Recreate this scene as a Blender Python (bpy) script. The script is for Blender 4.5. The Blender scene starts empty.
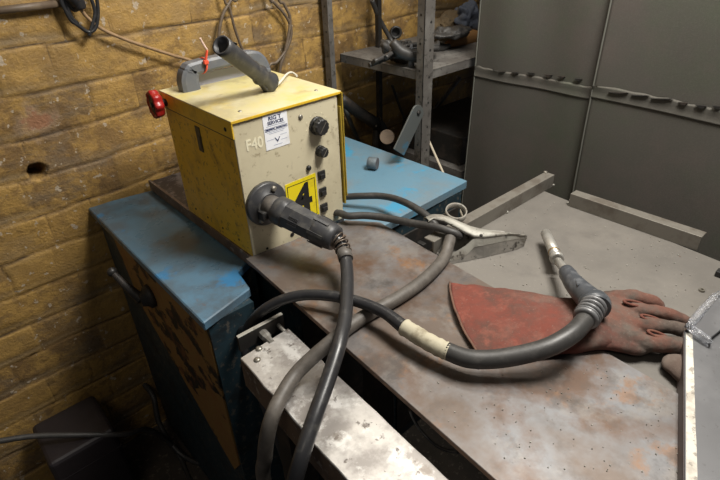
import bpy, bmesh, math, random
from mathutils import Vector, Matrix
random.seed(7)
SC = bpy.context.scene
COL = SC.collection
TZ = 0.9                     # table-top height; everything below is measured from it

# ------------------------------------------------------------------ camera
RIGHT = Vector((0.7410239302, -0.6706977367, -0.0323740745))
DOWN = Vector((-0.3736185215, -0.3717742480, -0.8498194566))
FWD = Vector((0.5579361390, 0.6418321076, -0.5260787112))
FPX = 520.0
CAM = Vector((0, 0, 0.6))

def ray(x, y):
    return RIGHT * (x - 360) + DOWN * (y - 240) + FWD * FPX

def at(x, y, z=0.0):         # point of the horizontal plane z
    d = ray(x, y); return CAM + d * ((z - CAM.z) / d.z)

def aty(x, y, v):            # point of the plane parallel to the brick wall
    d = ray(x, y); return CAM + d * (v / d.y)

def atx(x, y, u):            # point of the plane square to the brick wall
    d = ray(x, y); return CAM + d * (u / d.x)

cd = bpy.data.cameras.new('camera')
co = bpy.data.objects.new('camera', cd); COL.objects.link(co)
cd.sensor_width = 36; cd.lens = 26.0; cd.clip_start = 0.02; cd.clip_end = 50
co.matrix_world = Matrix(((RIGHT.x, -DOWN.x, -FWD.x, 0), (RIGHT.y, -DOWN.y, -FWD.y, 0),
                          (RIGHT.z, -DOWN.z, -FWD.z, CAM.z + TZ), (0, 0, 0, 1)))
SC.camera = co

# ------------------------------------------------------------------ materials
def ramp(nt, fac, stops, interp='LINEAR'):
    r = nt.nodes.new('ShaderNodeValToRGB')
    r.color_ramp.interpolation = interp
    els = r.color_ramp.elements
    while len(els) < len(stops): els.new(0.5)
    for e, (p, c) in zip(els, stops):
        e.position = p; e.color = (*c, 1) if len(c) == 3 else c
    nt.links.new(fac, r.inputs[0]); return r.outputs[0]

def noise(nt, vec, scale, detail=4, rough=0.6, dist=0.0):
    n = nt.nodes.new('ShaderNodeTexNoise')
    n.inputs['Scale'].default_value = scale; n.inputs['Detail'].default_value = detail
    n.inputs['Roughness'].default_value = rough; n.inputs['Distortion'].default_value = dist
    nt.links.new(vec, n.inputs['Vector']); return n.outputs['Fac']

def mix(nt, fac, a, b, mode='MIX'):
    m = nt.nodes.new('ShaderNodeMix'); m.data_type = 'RGBA'; m.blend_type = mode
    for i, v in ((0, fac), (6, a), (7, b)):
        if isinstance(v, (int, float)): m.inputs[i].default_value = v
        elif isinstance(v, tuple): m.inputs[i].default_value = (*v, 1)
        else: nt.links.new(v, m.inputs[i])
    return m.outputs[2]

def newmat(name):
    m = bpy.data.materials.new(name); m.use_nodes = True
    nt = m.node_tree; b = nt.nodes['Principled BSDF']
    tc = nt.nodes.new('ShaderNodeTexCoord')
    return m, nt, b, tc.outputs['Object']

def stretch(nt, vec, s):
    mp = nt.nodes.new('ShaderNodeMapping'); mp.inputs['Scale'].default_value = s
    nt.links.new(vec, mp.inputs['Vector']); return mp.outputs[0]

def bump(nt, b, h, strength, dist=0.002):
    n = nt.nodes.new('ShaderNodeBump'); n.inputs['Strength'].default_value = strength
    n.inputs['Distance'].default_value = dist
    nt.links.new(h, n.inputs['Height']); nt.links.new(n.outputs[0], b.inputs['Normal'])

def mat(name, base, layers=(), rough=0.5, metal=0.0, rvar=0.0, bmp=0.0, bscale=200, bdist=0.001, spec=0.5, alpha=None):
    """base colour plus noise layers: (scale, low, high, colour, opacity[, stretch])"""
    m, nt, b, vec = newmat(name)
    col = base
    for L in layers:
        v = stretch(nt, vec, L[5]) if len(L) > 5 else vec
        f = noise(nt, v, L[0], 6, 0.65)
        kf = .62 if L[0] < 100 else .92
        f = ramp(nt, f, [(.5 + (L[1] - .5) * kf, (0, 0, 0)), (.5 + (L[2] - .5) * kf, (L[4] * (1 if L[0] < 100 else .6),) * 3)])
        col = mix(nt, f, col, L[3])
    if isinstance(col, tuple): b.inputs['Base Color'].default_value = (*col, 1)
    else: nt.links.new(col, b.inputs['Base Color'])
    b.inputs['Metallic'].default_value = metal
    b.inputs['Specular IOR Level'].default_value = spec
    b.inputs['Roughness'].default_value = rough
    if rvar:
        f = noise(nt, vec, 14, 5)
        mr = nt.nodes.new('ShaderNodeMapRange')
        mr.inputs[1].default_value = 0.3; mr.inputs[2].default_value = 0.7
        mr.inputs[3].default_value = max(0.05, rough - rvar); mr.inputs[4].default_value = min(1, rough + rvar)
        nt.links.new(f, mr.inputs[0]); nt.links.new(mr.outputs[0], b.inputs['Roughness'])
    if bmp: bump(nt, b, noise(nt, vec, bscale, 4), bmp, bdist)
    return m

M = {}
M['yellow'] = mat('yellow_paint', (.70, .43, .022), [(22, .52, .75, (.46, .27, .03), .7), (90, .62, .7, (.12, .08, .03), .6)], .42, rvar=.1, bmp=.1)
M['lid'] = mat('worn_pale_yellow_paint', (.60, .53, .25), [(7, .40, .62, (.60, .54, .34), .95), (10, .52, .72, (.66, .50, .11), .6), (16, .60, .80, (.36, .29, .15), .7), (6, .56, .70, (.40, .34, .20), .5)], .42, rvar=.1, bmp=.08)
M['lidedge'] = mat('lid_edge_yellow_paint', (.70, .45, .03), [(30, .5, .75, (.4, .25, .05), .6)], .42)
M['flange'] = mat('shaded_yellow_flange', (.34, .24, .025), [(20, .5, .8, (.16, .11, .02), .8)], .5)  # right flange's shade painted in as a darker, blotchy yellow
M['beige'] = mat('dirty_cream_enamel', (.60, .54, .38), [(6, .45, .80, (.46, .40, .27), .8), (60, .66, .80, (.24, .19, .11), .7), (28, .68, .82, (.25, .20, .13), .5, (1, 1, .4))], .5, rvar=.1, bmp=.06)
M['bluetop'] = mat('worn_blue_paint', (.10, .20, .29), [(5, .42, .62, (.085, .115, .14), .9), (8, .62, .72, (.035, .20, .42), .8), (7, .70, .78, (.15, .09, .07), .8), (120, .62, .70, (.08, .10, .12), .6)], .33, rvar=.12, bmp=.08)
M['bluebench'] = mat('pale_blue_paint', (.13, .25, .34), [(5, .42, .62, (.17, .23, .27), .9), (8, .60, .72, (.03, .30, .52), .7), (120, .62, .70, (.12, .14, .16), .6)], .45, rvar=.1)
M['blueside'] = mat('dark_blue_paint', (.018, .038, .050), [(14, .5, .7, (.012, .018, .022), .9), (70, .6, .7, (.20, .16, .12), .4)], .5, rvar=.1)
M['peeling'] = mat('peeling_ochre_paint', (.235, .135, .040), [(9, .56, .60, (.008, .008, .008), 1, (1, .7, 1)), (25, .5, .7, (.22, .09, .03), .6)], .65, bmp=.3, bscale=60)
M['rustplate'] = mat('rusty_mill_scale_steel', (.140, .108, .088),
    [(3, .42, .62, (.21, .215, .225), .9), (4.5, .48, .66, (.125, .070, .042), .9), (11, .52, .70, (.24, .22, .20), .6),
     (13, .60, .74, (.25, .12, .045), .6), (6, .54, .70, (.065, .054, .048), .8), (35, .55, .8, (.09, .075, .065), .5)], .46, metal=.3, rvar=.14, bmp=.12, bscale=90)
M['plateedge'] = mat('rusty_plate_edge', (.20, .12, .075), [(30, .45, .7, (.09, .06, .045), .9)], .6, metal=.2)
M['table'] = mat('dusty_grey_steel', (.145, .134, .120), [(4, .4, .65, (.185, .170, .150), .8), (12, .60, .85, (.12, .11, .10), .6), (200, .63, .69, (.36, .33, .29), .5), (50, .80, .88, (.09, .05, .03), .8)], .62, metal=.15, rvar=.1, bmp=.12, bscale=150)
M['brightsteel'] = mat('scuffed_bright_steel', (.50, .48, .455), [(9, .42, .62, (.27, .25, .235), .9), (24, .50, .66, (.66, .65, .63), .8), (45, .66, .76, (.10, .08, .07), .85), (20, .64, .76, (.20, .17, .145), .7)], .42, metal=.55, rvar=.15, bmp=.15, bscale=60)
M['angle'] = mat('dull_steel_angle', (.20, .185, .16), [(20, .45, .7, (.13, .11, .09), .8)], .5, metal=.3, rvar=.1)
M['tray'] = mat('brown_steel_tray', (.16, .115, .085), [(18, .45, .68, (.10, .07, .055), .9), (50, .62, .7, (.35, .33, .3), .6)], .6, metal=.2)
M['traytop'] = mat('dark_tray_sheet', (.045, .035, .033), [(24, .52, .68, (.20, .17, .16), .8)], .5, metal=.2)
M['shelf'] = mat('grey_shelf_steel', (.12, .11, .10), [(12, .45, .7, (.19, .18, .165), .9), (60, .6, .7, (.05, .045, .04), .8)], .6, metal=.2)
M['darksteel'] = mat('dark_steel', (.03, .028, .026), [(20, .5, .7, (.07, .055, .045), .8)], .55, metal=.3)
M['strap'] = mat('blue_grey_strap', (.10, .108, .105), [(12, .62, .72, (.05, .15, .23), .8)], .55, metal=.2)
M['rubber'] = mat('dusty_black_rubber', (.042, .040, .038), [(60, .50, .8, (.08, .075, .07), .8)], .48, rvar=.1, bmp=.12)
M['rubber2'] = mat('shiny_black_rubber', (.026, .026, .028), [(60, .55, .8, (.06, .058, .055), .8)], .36, rvar=.08, bmp=.1)
M['rubber3'] = mat('brown_grey_rubber', (.085, .075, .065), [(40, .45, .7, (.13, .115, .10), .8)], .55, rvar=.1, bmp=.12)
M['plastic'] = mat('grey_black_plastic', (.045, .045, .048), [(50, .5, .75, (.10, .095, .085), .7)], .42, rvar=.08, bmp=.06)
M['blackplastic'] = mat('black_plastic', (.02, .02, .02), [(60, .5, .75, (.05, .045, .04), .6)], .4)
M['greyplastic'] = mat('slate_grey_plastic', (.12, .13, .15), [(30, .5, .75, (.17, .17, .17), .7)], .45, bmp=.05)
M['palegrey'] = mat('lit_lilac_plastic', (.36, .36, .42), (), .5)
M['collar'] = mat('worn_collar_plastic', (.11, .10, .09), [(50, .45, .7, (.16, .14, .12), .8)], .5)
M['spring'] = mat('brown_spring_steel', (.14, .11, .085), (), .4, metal=.5)
M['bolt'] = mat('zinc_bolt', (.30, .28, .24), [(60, .5, .7, (.12, .10, .08), .7)], .4, metal=.7)
M['red'] = mat('red_plastic', (.32, .014, .012), [(40, .5, .8, (.30, .02, .015), .6)], .32)
M['tie'] = mat('orange_red_nylon', (.75, .10, .05), (), .35)
M['tieend'] = mat('faded_pink_nylon', (.80, .58, .50), (), .4)
M['tape'] = mat('dirty_masking_tape', (.46, .42, .31), [(30, .5, .7, (.26, .22, .15), .8), (10, .55, .7, (.56, .53, .42), .7)], .7, bmp=.5, bscale=70)
M['white'] = mat('white_paper', (.86, .87, .90), [(20, .6, .8, (.62, .60, .55), .5)], .5)
M['whitewire'] = mat('white_wire', (.66, .63, .54), (), .45)
M['ink'] = mat('blue_black_ink', (.02, .035, .11), (), .5)
M['paleink'] = mat('faded_blue_ink', (.28, .33, .44), (), .5)
M['signyellow'] = mat('label_yellow', (.82, .66, .01), [(30, .55, .75, (.6, .46, .03), .6)], .35)
M['black'] = mat('black_print', (.012, .012, .012), (), .4)
M['creamtext'] = mat('pale_cream_stencil', (.80, .75, .56), (), .5)
M['leatherred'] = mat('red_split_leather', (.185, .046, .034),
    [(9, .42, .66, (.125, .052, .040), .9), (30, .55, .8, (.26, .085, .06), .6), (12, .58, .72, (.12, .085, .07), .85), (240, .60, .70, (.42, .25, .20), .5)], .92, bmp=.6, bscale=160, bdist=.0015, spec=.15)
M['leatherhand'] = mat('soiled_glove_leather', (.115, .085, .070),
    [(12, .58, .78, (.19, .075, .052), .7), (20, .48, .7, (.155, .125, .105), .8), (230, .61, .70, (.34, .28, .24), .5)], .9, bmp=.6, bscale=130, bdist=.0015, spec=.15)
M['leatherfold'] = mat('red_glove_lining', (.15, .060, .045), [(60, .5, .7, (.18, .09, .06), .7)], .9, spec=.15)
M['hem'] = mat('brown_hem_leather', (.16, .09, .065), [(60, .45, .7, (.09, .06, .05), .8)], .9, bmp=.6, spec=.15)
M['galv'] = mat('dirty_galvanised_steel', (.36, .35, .31), [(14, .45, .66, (.24, .22, .19), .9), (50, .62, .72, (.07, .06, .05), .9)], .62, metal=.3, rvar=.12, bmp=.15)
M['galvdirty'] = mat('burnt_galvanised_steel', (.24, .23, .21), [(20, .42, .6, (.32, .30, .27), .9), (26, .66, .76, (.04, .035, .03), .9)], .5, metal=.5, rvar=.1, bmp=.3, bscale=60)
M['nozzle'] = mat('satin_nozzle_steel', (.47, .455, .42), [(40, .5, .8, (.33, .31, .27), .7)], .36, metal=.5)
M['copper'] = mat('tarnished_brass', (.42, .28, .13), (), .4, metal=.8)
M['torchbody'] = mat('blue_black_torch_plastic', (.055, .06, .068), [(40, .45, .7, (.14, .145, .155), .7)], .38, bmp=.06)
M['ribs'] = mat('grey_rib_sleeve', (.20, .20, .205), [(50, .5, .7, (.12, .12, .12), .7)], .38, metal=.3)
M['greenplate'] = mat('grey_steel_sheet', (.135, .135, .14), [(10, .45, .7, (.17, .17, .175), .8), (110, .64, .7, (.06, .055, .05), .8)], .5, metal=.3, rvar=.1)
M['chalk'] = mat('white_paint_stripe', (.66, .62, .54), [(30, .52, .7, (.42, .38, .32), .8), (90, .6, .68, (.2, .17, .14), .7)], .6)
M['sheetedge'] = mat('brown_sheet_edge', (.11, .085, .08), (), .55)
M['curtain'] = mat('olive_grey_welding_canvas', (.098, .092, .080), [(2.5, .45, .70, (.092, .102, .075), .9), (4, .50, .70, (.115, .098, .088), .7), (260, .45, .75, (.15, .142, .125), .5)], .9, bmp=.5, bscale=420, bdist=.0008, spec=.2)
M['curtainedge'] = mat('pale_curtain_hem', (.15, .15, .13), (), .9, spec=.2)
M['floor'] = mat('dark_grimy_concrete', (.05, .042, .035), [(6, .45, .7, (.08, .065, .05), .8), (60, .62, .7, (.20, .17, .13), .6)], .8, bmp=.4, bscale=60)
M['case'] = mat('black_case_plastic', (.018, .014, .016), [(8, .5, .75, (.03, .024, .026), .8)], .5, bmp=.1)
M['tan'] = mat('tan_cable_sheath', (.34, .22, .12), [(60, .5, .7, (.20, .13, .07), .7)], .4)
M['tancable'] = mat('brown_wall_cable', (.13, .095, .065), [(40, .5, .7, (.20, .15, .10), .7)], .5)
M['orange'] = mat('orange_brown_leather', (.26, .13, .04), [(10, .5, .7, (.24, .12, .04), .7)], .75, bmp=.3)
M['bluecloth'] = mat('blue_grey_cloth', (.08, .095, .13), [(14, .5, .7, (.13, .14, .16), .7)], .9, bmp=.4, bscale=60)
M['olivecloth'] = mat('olive_brown_cloth', (.12, .085, .045), [(14, .5, .7, (.06, .05, .035), .8)], .9, bmp=.4, bscale=60)
M['wood'] = mat('dusty_wood', (.24, .18, .13), [(12, .5, .7, (.16, .12, .09), .8, (1, 1, 6))], .8)
M['palewood'] = mat('pale_wood', (.50, .44, .34), (), .7)
M['puck'] = mat('chalky_steel', (.12, .15, .17), [(30, .50, .75, (.24, .27, .29), .9)], .6, metal=.2)
M['puckend'] = mat('saw_cut_steel', (.14, .12, .12), (), .5, metal=.3)

def glass_mat():
    m, nt, b, vec = newmat('clear_plastic_film')
    b.inputs['Base Color'].default_value = (.93, .95, 1, 1)
    b.inputs['Roughness'].default_value = .12
    b.inputs['Transmission Weight'].default_value = .88
    b.inputs['IOR'].default_value = 1.35
    bump(nt, b, noise(nt, vec, 60, 3), .9, .004)
    return m
M['film'] = glass_mat()

def leather_mat():
    """red split leather, soiled grey-brown towards the fingers (the dirt is the glove's own)"""
    m, nt, b, vec = newmat('soiled_red_leather')
    sep = nt.nodes.new('ShaderNodeVectorMath'); sep.operation = 'DOT_PRODUCT'
    d_ = (at(640, 325, 0) - at(460, 316, 0)).normalized(); sep.inputs[1].default_value = tuple(d_)
    nt.links.new(vec, sep.inputs[0])
    a_ = nt.nodes.new('ShaderNodeMath'); a_.operation = 'MULTIPLY_ADD'; a_.inputs[1].default_value = .55
    nt.links.new(noise(nt, vec, 13, 6, .7), a_.inputs[0]); nt.links.new(sep.outputs['Value'], a_.inputs[2])
    k = ramp(nt, a_.outputs[0], [(.15, (0, 0, 0)), (.37, (1, 1, 1))])
    red = mix(nt, ramp(nt, noise(nt, vec, 10, 6, .7), [(.45, (0, 0, 0)), (.60, (.9,) * 3)]), (.175, .055, .041), (.105, .056, .045))
    red = mix(nt, ramp(nt, noise(nt, vec, 28, 5, .7), [(.52, (0, 0, 0)), (.66, (.6,) * 3)]), red, (.27, .095, .068))
    hand = mix(nt, ramp(nt, noise(nt, vec, 16, 6, .7), [(.45, (0, 0, 0)), (.60, (.85,) * 3)]), (.078, .060, .050), (.130, .104, .088))
    hand = mix(nt, ramp(nt, noise(nt, vec, 11, 5, .6), [(.53, (0, 0, 0)), (.64, (.7,) * 3)]), hand, (.17, .070, .050))
    col = mix(nt, k, red, hand)
    col = mix(nt, ramp(nt, noise(nt, vec, 230, 3), [(.62, (0, 0, 0)), (.72, (.25,) * 3)]), col, (.30, .24, .20))
    nt.links.new(col, b.inputs['Base Color']); b.inputs['Roughness'].default_value = .92; b.inputs['Specular IOR Level'].default_value = .15
    bump(nt, b, mix(nt, .5, noise(nt, vec, 150, 4), noise(nt, vec, 35, 4)), .7, .0025)
    return m
M['leather'] = leather_mat()

def wall_mat():
    m, nt, b, vec = newmat('old_painted_brick')
    at_ = nt.nodes.new('ShaderNodeAttribute'); at_.attribute_name = 'joint'
    big = noise(nt, vec, 2.2, 5)
    col = mix(nt, ramp(nt, big, [(.38, (0, 0, 0)), (.62, (1, 1, 1))]), (.36, .215, .065), (.46, .285, .085))
    col = mix(nt, ramp(nt, noise(nt, vec, 9, 6, .7), [(.46, (0, 0, 0)), (.60, (.9,) * 3)]), col, (.20, .12, .05))
    col = mix(nt, ramp(nt, noise(nt, stretch(nt, vec, (1, 1, 2.2)), 5, 6, .7), [(.50, (0, 0, 0)), (.60, (.75,) * 3)]), col, (.17, .125, .08))
    col = mix(nt, ramp(nt, noise(nt, vec, 45, 4), [(.50, (0, 0, 0)), (.62, (.6,) * 3)]), col, (.15, .09, .04))
    def attr(n_):
        a_ = nt.nodes.new('ShaderNodeAttribute'); a_.attribute_name = n_; return a_.outputs['Fac']
    col = mix(nt, ramp(nt, attr('brick'), [(.25, (0, 0, 0)), (.8, (.55,) * 3)]), col, (.46, .285, .085))
    col = mix(nt, ramp(nt, attr('band'), [(.1, (0, 0, 0)), (.8, (.6,) * 3)]), col, (.24, .185, .115))
    # chipped pale spots
    col = mix(nt, ramp(nt, noise(nt, vec, 38, 3), [(.635, (0, 0, 0)), (.66, (.8,) * 3)]), col, (.50, .42, .32))
    # a bared reddish patch with plaster chips
    sp = nt.nodes.new('ShaderNodeVectorMath'); sp.operation = 'DISTANCE'
    sp.inputs[1].default_value = tuple(PATCH)
    nt.links.new(vec, sp.inputs[0])
    ad = nt.nodes.new('ShaderNodeMath'); ad.operation = 'ADD'
    nn = nt.nodes.new('ShaderNodeMath'); nn.operation = 'MULTIPLY'; nn.inputs[1].default_value = .12
    nt.links.new(noise(nt, vec, 30, 4), nn.inputs[0])
    nt.links.new(sp.outputs['Value'], ad.inputs[0]); nt.links.new(nn.outputs[0], ad.inputs[1])
    col = mix(nt, ramp(nt, ad.outputs[0], [(.084, (.45,) * 3), (.110, (0, 0, 0))]), col, (.42, .31, .22))
    col = mix(nt, ramp(nt, ad.outputs[0], [(.076, (.8,) * 3), (.088, (0, 0, 0))]), col, (.33, .15, .08))
    # dirt packed in the joints
    dirt = ramp(nt, at_.outputs['Fac'], [(.25, (0, 0, 0)), (.8, (.9,) * 3)])
    dm = mix(nt, ramp(nt, noise(nt, vec, 7, 4), [(.35, (.25,) * 3), (.6, (1, 1, 1))]), (0.0, 0.0, 0.0), dirt)
    col = mix(nt, dm, col, (.07, .045, .025))
    nt.links.new(col, b.inputs['Base Color'])
    b.inputs['Roughness'].default_value = .55
    b.inputs['Specular IOR Level'].default_value = .35
    h = mix(nt, .5, noise(nt, vec, 60, 6, .7), noise(nt, vec, 160, 3))
    bump(nt, b, h, .9, .005)
    return m

# ------------------------------------------------------------------ mesh helpers
class B:
    def __init__(s): s.bm = bmesh.new(); s.mats = []; s.i = 0
    def m(s, name):
        if name not in s.mats: s.mats.append(name)
        s.i = s.mats.index(name); return s
    def _f(s, faces, smooth=False):
        for f in faces:
            f.material_index = s.i; f.smooth = smooth
    def box(s, lo, hi, bev=0.0, rot=None, seg=2):
        lo, hi = Vector(lo), Vector(hi); c = (lo + hi) / 2; d = hi - lo
        t = bmesh.new(); bmesh.ops.create_cube(t, size=1)
        for v in t.verts: v.co = Vector((v.co.x * d.x, v.co.y * d.y, v.co.z * d.z))
        if bev: bmesh.ops.bevel(t, geom=t.edges[:], offset=bev, segments=seg, affect='EDGES', profile=.6)
        for v in t.verts:
            if rot is not None: v.co = rot @ v.co
            v.co += c
        return s.merge(t)
    def merge(s, t, smooth=False):
        mp = {v: s.bm.verts.new(v.co) for v in t.verts}
        fs = []
        for f in t.faces:
            try: fs.append(s.bm.faces.new([mp[v] for v in f.verts]))
            except ValueError: pass
        s._f(fs, smooth); t.free(); return s
    def prism(s, pts, off, bev=0.0):
        """extrude a closed 3D polygon by the vector off"""
        t = bmesh.new(); off = Vector(off)
        a = [t.verts.new(Vector(p)) for p in pts]; b = [t.verts.new(Vector(p) + off) for p in pts]
        t.faces.new(a); t.faces.new(b[::-1]); n = len(pts)
        for i in range(n): t.faces.new((a[i], b[i], b[(i + 1) % n], a[(i + 1) % n]))
        bmesh.ops.recalc_face_normals(t, faces=t.faces[:])
        if bev: bmesh.ops.bevel(t, geom=t.edges[:], offset=bev, segments=1, affect='EDGES')
        return s.merge(t)
    def rings(s, rs, cap=True, smooth=True, closed=True):
        vs = [[s.bm.verts.new(p) for p in r] for r in rs]
        n = len(rs[0]); fs = []
        for a, b in zip(vs, vs[1:]):
            for i in range(n if closed else n - 1):
                j = (i + 1) % n
                fs.append(s.bm.faces.new((a[i], a[j], b[j], b[i])))
        s._f(fs, smooth)
        if cap and closed: s._f([s.bm.faces.new(vs[0][::-1]), s.bm.faces.new(vs[-1])], False)
        return s
    def lathe(s, p, axis, prof, n=28, smooth=True, cap=True, phase=0.0, mod=None):
        """prof: list of (distance along axis, radius)"""
        p = Vector(p); ax = Vector(axis).normalized()
        e = ax.orthogonal().normalized(); g = ax.cross(e)
        rs = []
        for d, r in prof:
            ring = []
            for k in range(n):
                a = 2 * math.pi * k / n + phase
                q = r * (mod(a) if mod else 1)
                ring.append(p + ax * d + e * (q * math.cos(a)) + g * (q * math.sin(a)))
            rs.append(ring)
        return s.rings(rs, cap, smooth)
    def tube(s, pts, r, n=14, res=8, sx=1.0, up=None, smooth=True):
        """round tube through pts; r number or list; sx widens it sideways"""
        P_ = [Vector(p) for p in pts]
        R_ = list(r) if isinstance(r, (list, tuple)) else [r] * len(P_)
        path, rad = [], []
        if res > 1 and len(P_) > 2:
            for i in range(len(P_) - 1):
                a = P_[max(i - 1, 0)]; b = P_[i]; c = P_[i + 1]; d = P_[min(i + 2, len(P_) - 1)]
                for k in range(res):
                    t = k / res
                    path.append(.5 * ((2 * b) + (c - a) * t + (2 * a - 5 * b + 4 * c - d) * t * t + (3 * b - a - 3 * c + d) * t ** 3))
                    rad.append(R_[i] + (R_[i + 1] - R_[i]) * t)
            path.append(P_[-1]); rad.append(R_[-1])
        else: path, rad = P_, R_
        T = [(path[min(i + 1, len(path) - 1)] - path[max(i - 1, 0)]).normalized() for i in range(len(path))]
        nrm = Vector(up) if up else T[0].orthogonal()
        rs = []
        for p, t, q in zip(path, T, rad):
            nrm = (nrm - t * nrm.dot(t)).normalized(); bi = t.cross(nrm)
            rs.append([p + nrm * (q * math.cos(2 * math.pi * k / n)) + bi * (sx * q * math.sin(2 * math.pi * k / n)) for k in range(n)])
        return s.rings(rs, True, smooth)
    def text(s, body, origin, right, up, size, extr=.0004, align='CENTER', xs=1.0, heavy=0.0):
        cu = bpy.data.curves.new('t', 'FONT'); cu.body = body; cu.size = 1; cu.align_x = align; cu.align_y = 'CENTER'
        cu.resolution_u = 3; cu.offset = heavy
        o = bpy.data.objects.new('t', cu); COL.objects.link(o)
        me = bpy.data.meshes.new_from_object(o.evaluated_get(bpy.context.evaluated_depsgraph_get()))
        bpy.data.objects.remove(o); bpy.data.curves.remove(cu)
        t = bmesh.new(); t.from_mesh(me); bpy.data.meshes.remove(me)
        rt, u = Vector(right).normalized(), Vector(up).normalized(); nn = rt.cross(u)
        r = bmesh.ops.extrude_face_region(t, geom=t.faces[:])
        for v in [g for g in r['geom'] if isinstance(g, bmesh.types.BMVert)]: v.co.z += extr / size
        for v in t.verts: v.co = Vector(origin) + rt * (v.co.x * size * xs) + u * (v.co.y * size) + nn * (v.co.z * size)
        return s.merge(t)

def build(name, b, root=None, parent=None, loc=None):
    """link builder b as ONE mesh object; root gives the frame the vertices are stored in"""
    me = bpy.data.meshes.new(name)
    bmesh.ops.recalc_face_normals(b.bm, faces=b.bm.faces[:])
    if parent is not None:
        org = Vector(parent['_o'])
    else:
        if loc is None:
            xs = [v.co for v in b.bm.verts]
            loc = Vector(((min(v.x for v in xs) + max(v.x for v in xs)) / 2, (min(v.y for v in xs) + max(v.y for v in xs)) / 2, min(v.z for v in xs)))
        org = Vector(loc)
    for v in b.bm.verts: v.co -= org
    b.bm.to_mesh(me); b.bm.free()
    for k in b.mats: me.materials.append(M[k])
    o = bpy.data.objects.new(name, me); COL.objects.link(o)
    if parent is not None: o.parent = parent
    else: o.location = org
    o['_o'] = tuple(org)
    return o

def thing(name, label, cat, loc, group=None):
    o = bpy.data.objects.new(name, None); COL.objects.link(o); o.location = loc
    o.empty_display_size = .05; o['_o'] = tuple(loc)
    return tag(o, label, cat, group)

def tag(o, label=None, cat=None, group=None, kind=None):
    if label: o['label'] = label
    if cat: o['category'] = cat
    if group: o['group'] = group
    if kind: o['kind'] = kind
    return o

def V(*a): return Vector(a)
def pz(lst): return [at(*p) for p in lst]

# ================================================================== the setting
WY = 1.42                                   # the brick wall's plane
PATCH = aty(38, 122, WY) 

def build_wall():
    import numpy as np
    u0, u1, z0, z1, st = -0.7, 2.5, -0.9, 1.1, 0.005
    nu, nz = int((u1 - u0) / st) + 1, int((z1 - z0) / st) + 1
    U, Z = np.meshgrid(np.linspace(u0, u1, nu), np.linspace(z0, z1, nz))
    rng = np.random.RandomState(3)
    def vn(U, Z, sc, seed):                 # value noise
        r = np.random.RandomState(seed); g = r.rand(97, 97)
        x = U * sc + 31.3; y = Z * sc + 17.7
        xi, yi = np.floor(x).astype(int), np.floor(y).astype(int); fx, fy = x - xi, y - yi
        fx = fx * fx * (3 - 2 * fx); fy = fy * fy * (3 - 2 * fy)
        a = g[xi % 97, yi % 97]; b = g[(xi + 1) % 97, yi % 97]; c = g[xi % 97, (yi + 1) % 97]; d = g[(xi + 1) % 97, (yi + 1) % 97]
        return (a * (1 - fx) + b * fx) * (1 - fy) + (c * (1 - fx) + d * fx) * fy - .5
    Zw = Z + .018 * vn(U, Z, 3, 1) + .008 * vn(U, Z, 14, 2)
    Uw = U + .018 * vn(U, Z, 4, 4) + .012 * vn(U, Z, 16, 5)
    H, Lb, ZR = .098, .232, .380            # course height, brick length, a joint's height
    k = (Zw - ZR) / H; row = np.floor(k); fz = (k - row) * H
    dz = np.minimum(fz, H - fz)
    off = np.mod(row * .5 + .17 * vn(row * 7.3, row * 3.1, 1, 9), 1) * Lb
    per = .334; q = (Uw - .12 + off * 1.4) / per; fu = (q - np.floor(q)) * per
    du = np.minimum(np.minimum(fu, per - fu), np.abs(fu - .222)); q = np.floor(q) * 2 + (fu > .222)
    wz = .0034 + .0030 * vn(U, Z, 9, 6); wu = .0022 + .0045 * vn(U, Z, 11, 7)
    jz = np.clip(1 - dz / np.maximum(wz * 1.6, .002), 0, 1); ju = np.clip(1 - du / np.maximum(wu * 1.5, .002), 0, 1) * .7
    j = np.maximum(jz, ju)
    brick = vn(q * 1.7 + row * 5.1, row * 2.3, 1, 12)
    band = np.clip(1 - np.abs(fz - .014) / .016, 0, 1) * np.clip(.5 + 1.4 * vn(U, Z, 6, 21), 0, 1)
    D = -.0050 * j - .0035 * band + .005 * brick + .006 * vn(U, Z, 8, 8) + .003 * vn(U, Z, 25, 10)
    Y = WY - D
    hc = aty(38, 172, WY)
    rr = np.hypot((U - hc.x) * .95, (Z - hc.z) * 1.0) + .010 * vn(U, Z, 45, 11)
    hole = np.clip((.021 - rr) / .006, 0, 1)
    Y = Y + hole * .07
    co_ = np.stack([U.ravel(), Y.ravel(), Z.ravel()], 1).astype(np.float32)
    idx = np.arange(nu * nz).reshape(nz, nu)
    f = np.stack([idx[:-1, :-1], idx[:-1, 1:], idx[1:, 1:], idx[1:, :-1]], -1).reshape(-1, 4)
    me = bpy.data.meshes.new('wall_back')
    me.vertices.add(len(co_)); me.vertices.foreach_set('co', co_.ravel())
    me.loops.add(f.size); me.loops.foreach_set('vertex_index', f.ravel().astype(np.int32))
    me.polygons.add(len(f)); me.polygons.foreach_set('loop_start', np.arange(0, f.size, 4, dtype=np.int32))
    me.update(calc_edges=True)
    a = me.attributes.new('joint', 'FLOAT', 'POINT'); a.data.foreach_set('value', j.ravel().astype(np.float32))
    a = me.attributes.new('band', 'FLOAT', 'POINT'); a.data.foreach_set('value', band.ravel().astype(np.float32))
    a = me.attributes.new('brick', 'FLOAT', 'POINT'); a.data.foreach_set('value', (brick + .5).ravel().astype(np.float32))
    me.polygons.foreach_set('use_smooth', np.ones(len(f), dtype=bool))
    me.materials.append(wall_mat())
    o = bpy.data.objects.new('wall_back', me); COL.objects.link(o); tag(o, kind='structure')
build_wall()

b = B().m('floor'); b.box((-1.0, -1.2, -.96), (3.0, WY + .03, -.9)); tag(build('floor', b), kind='structure')

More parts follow.
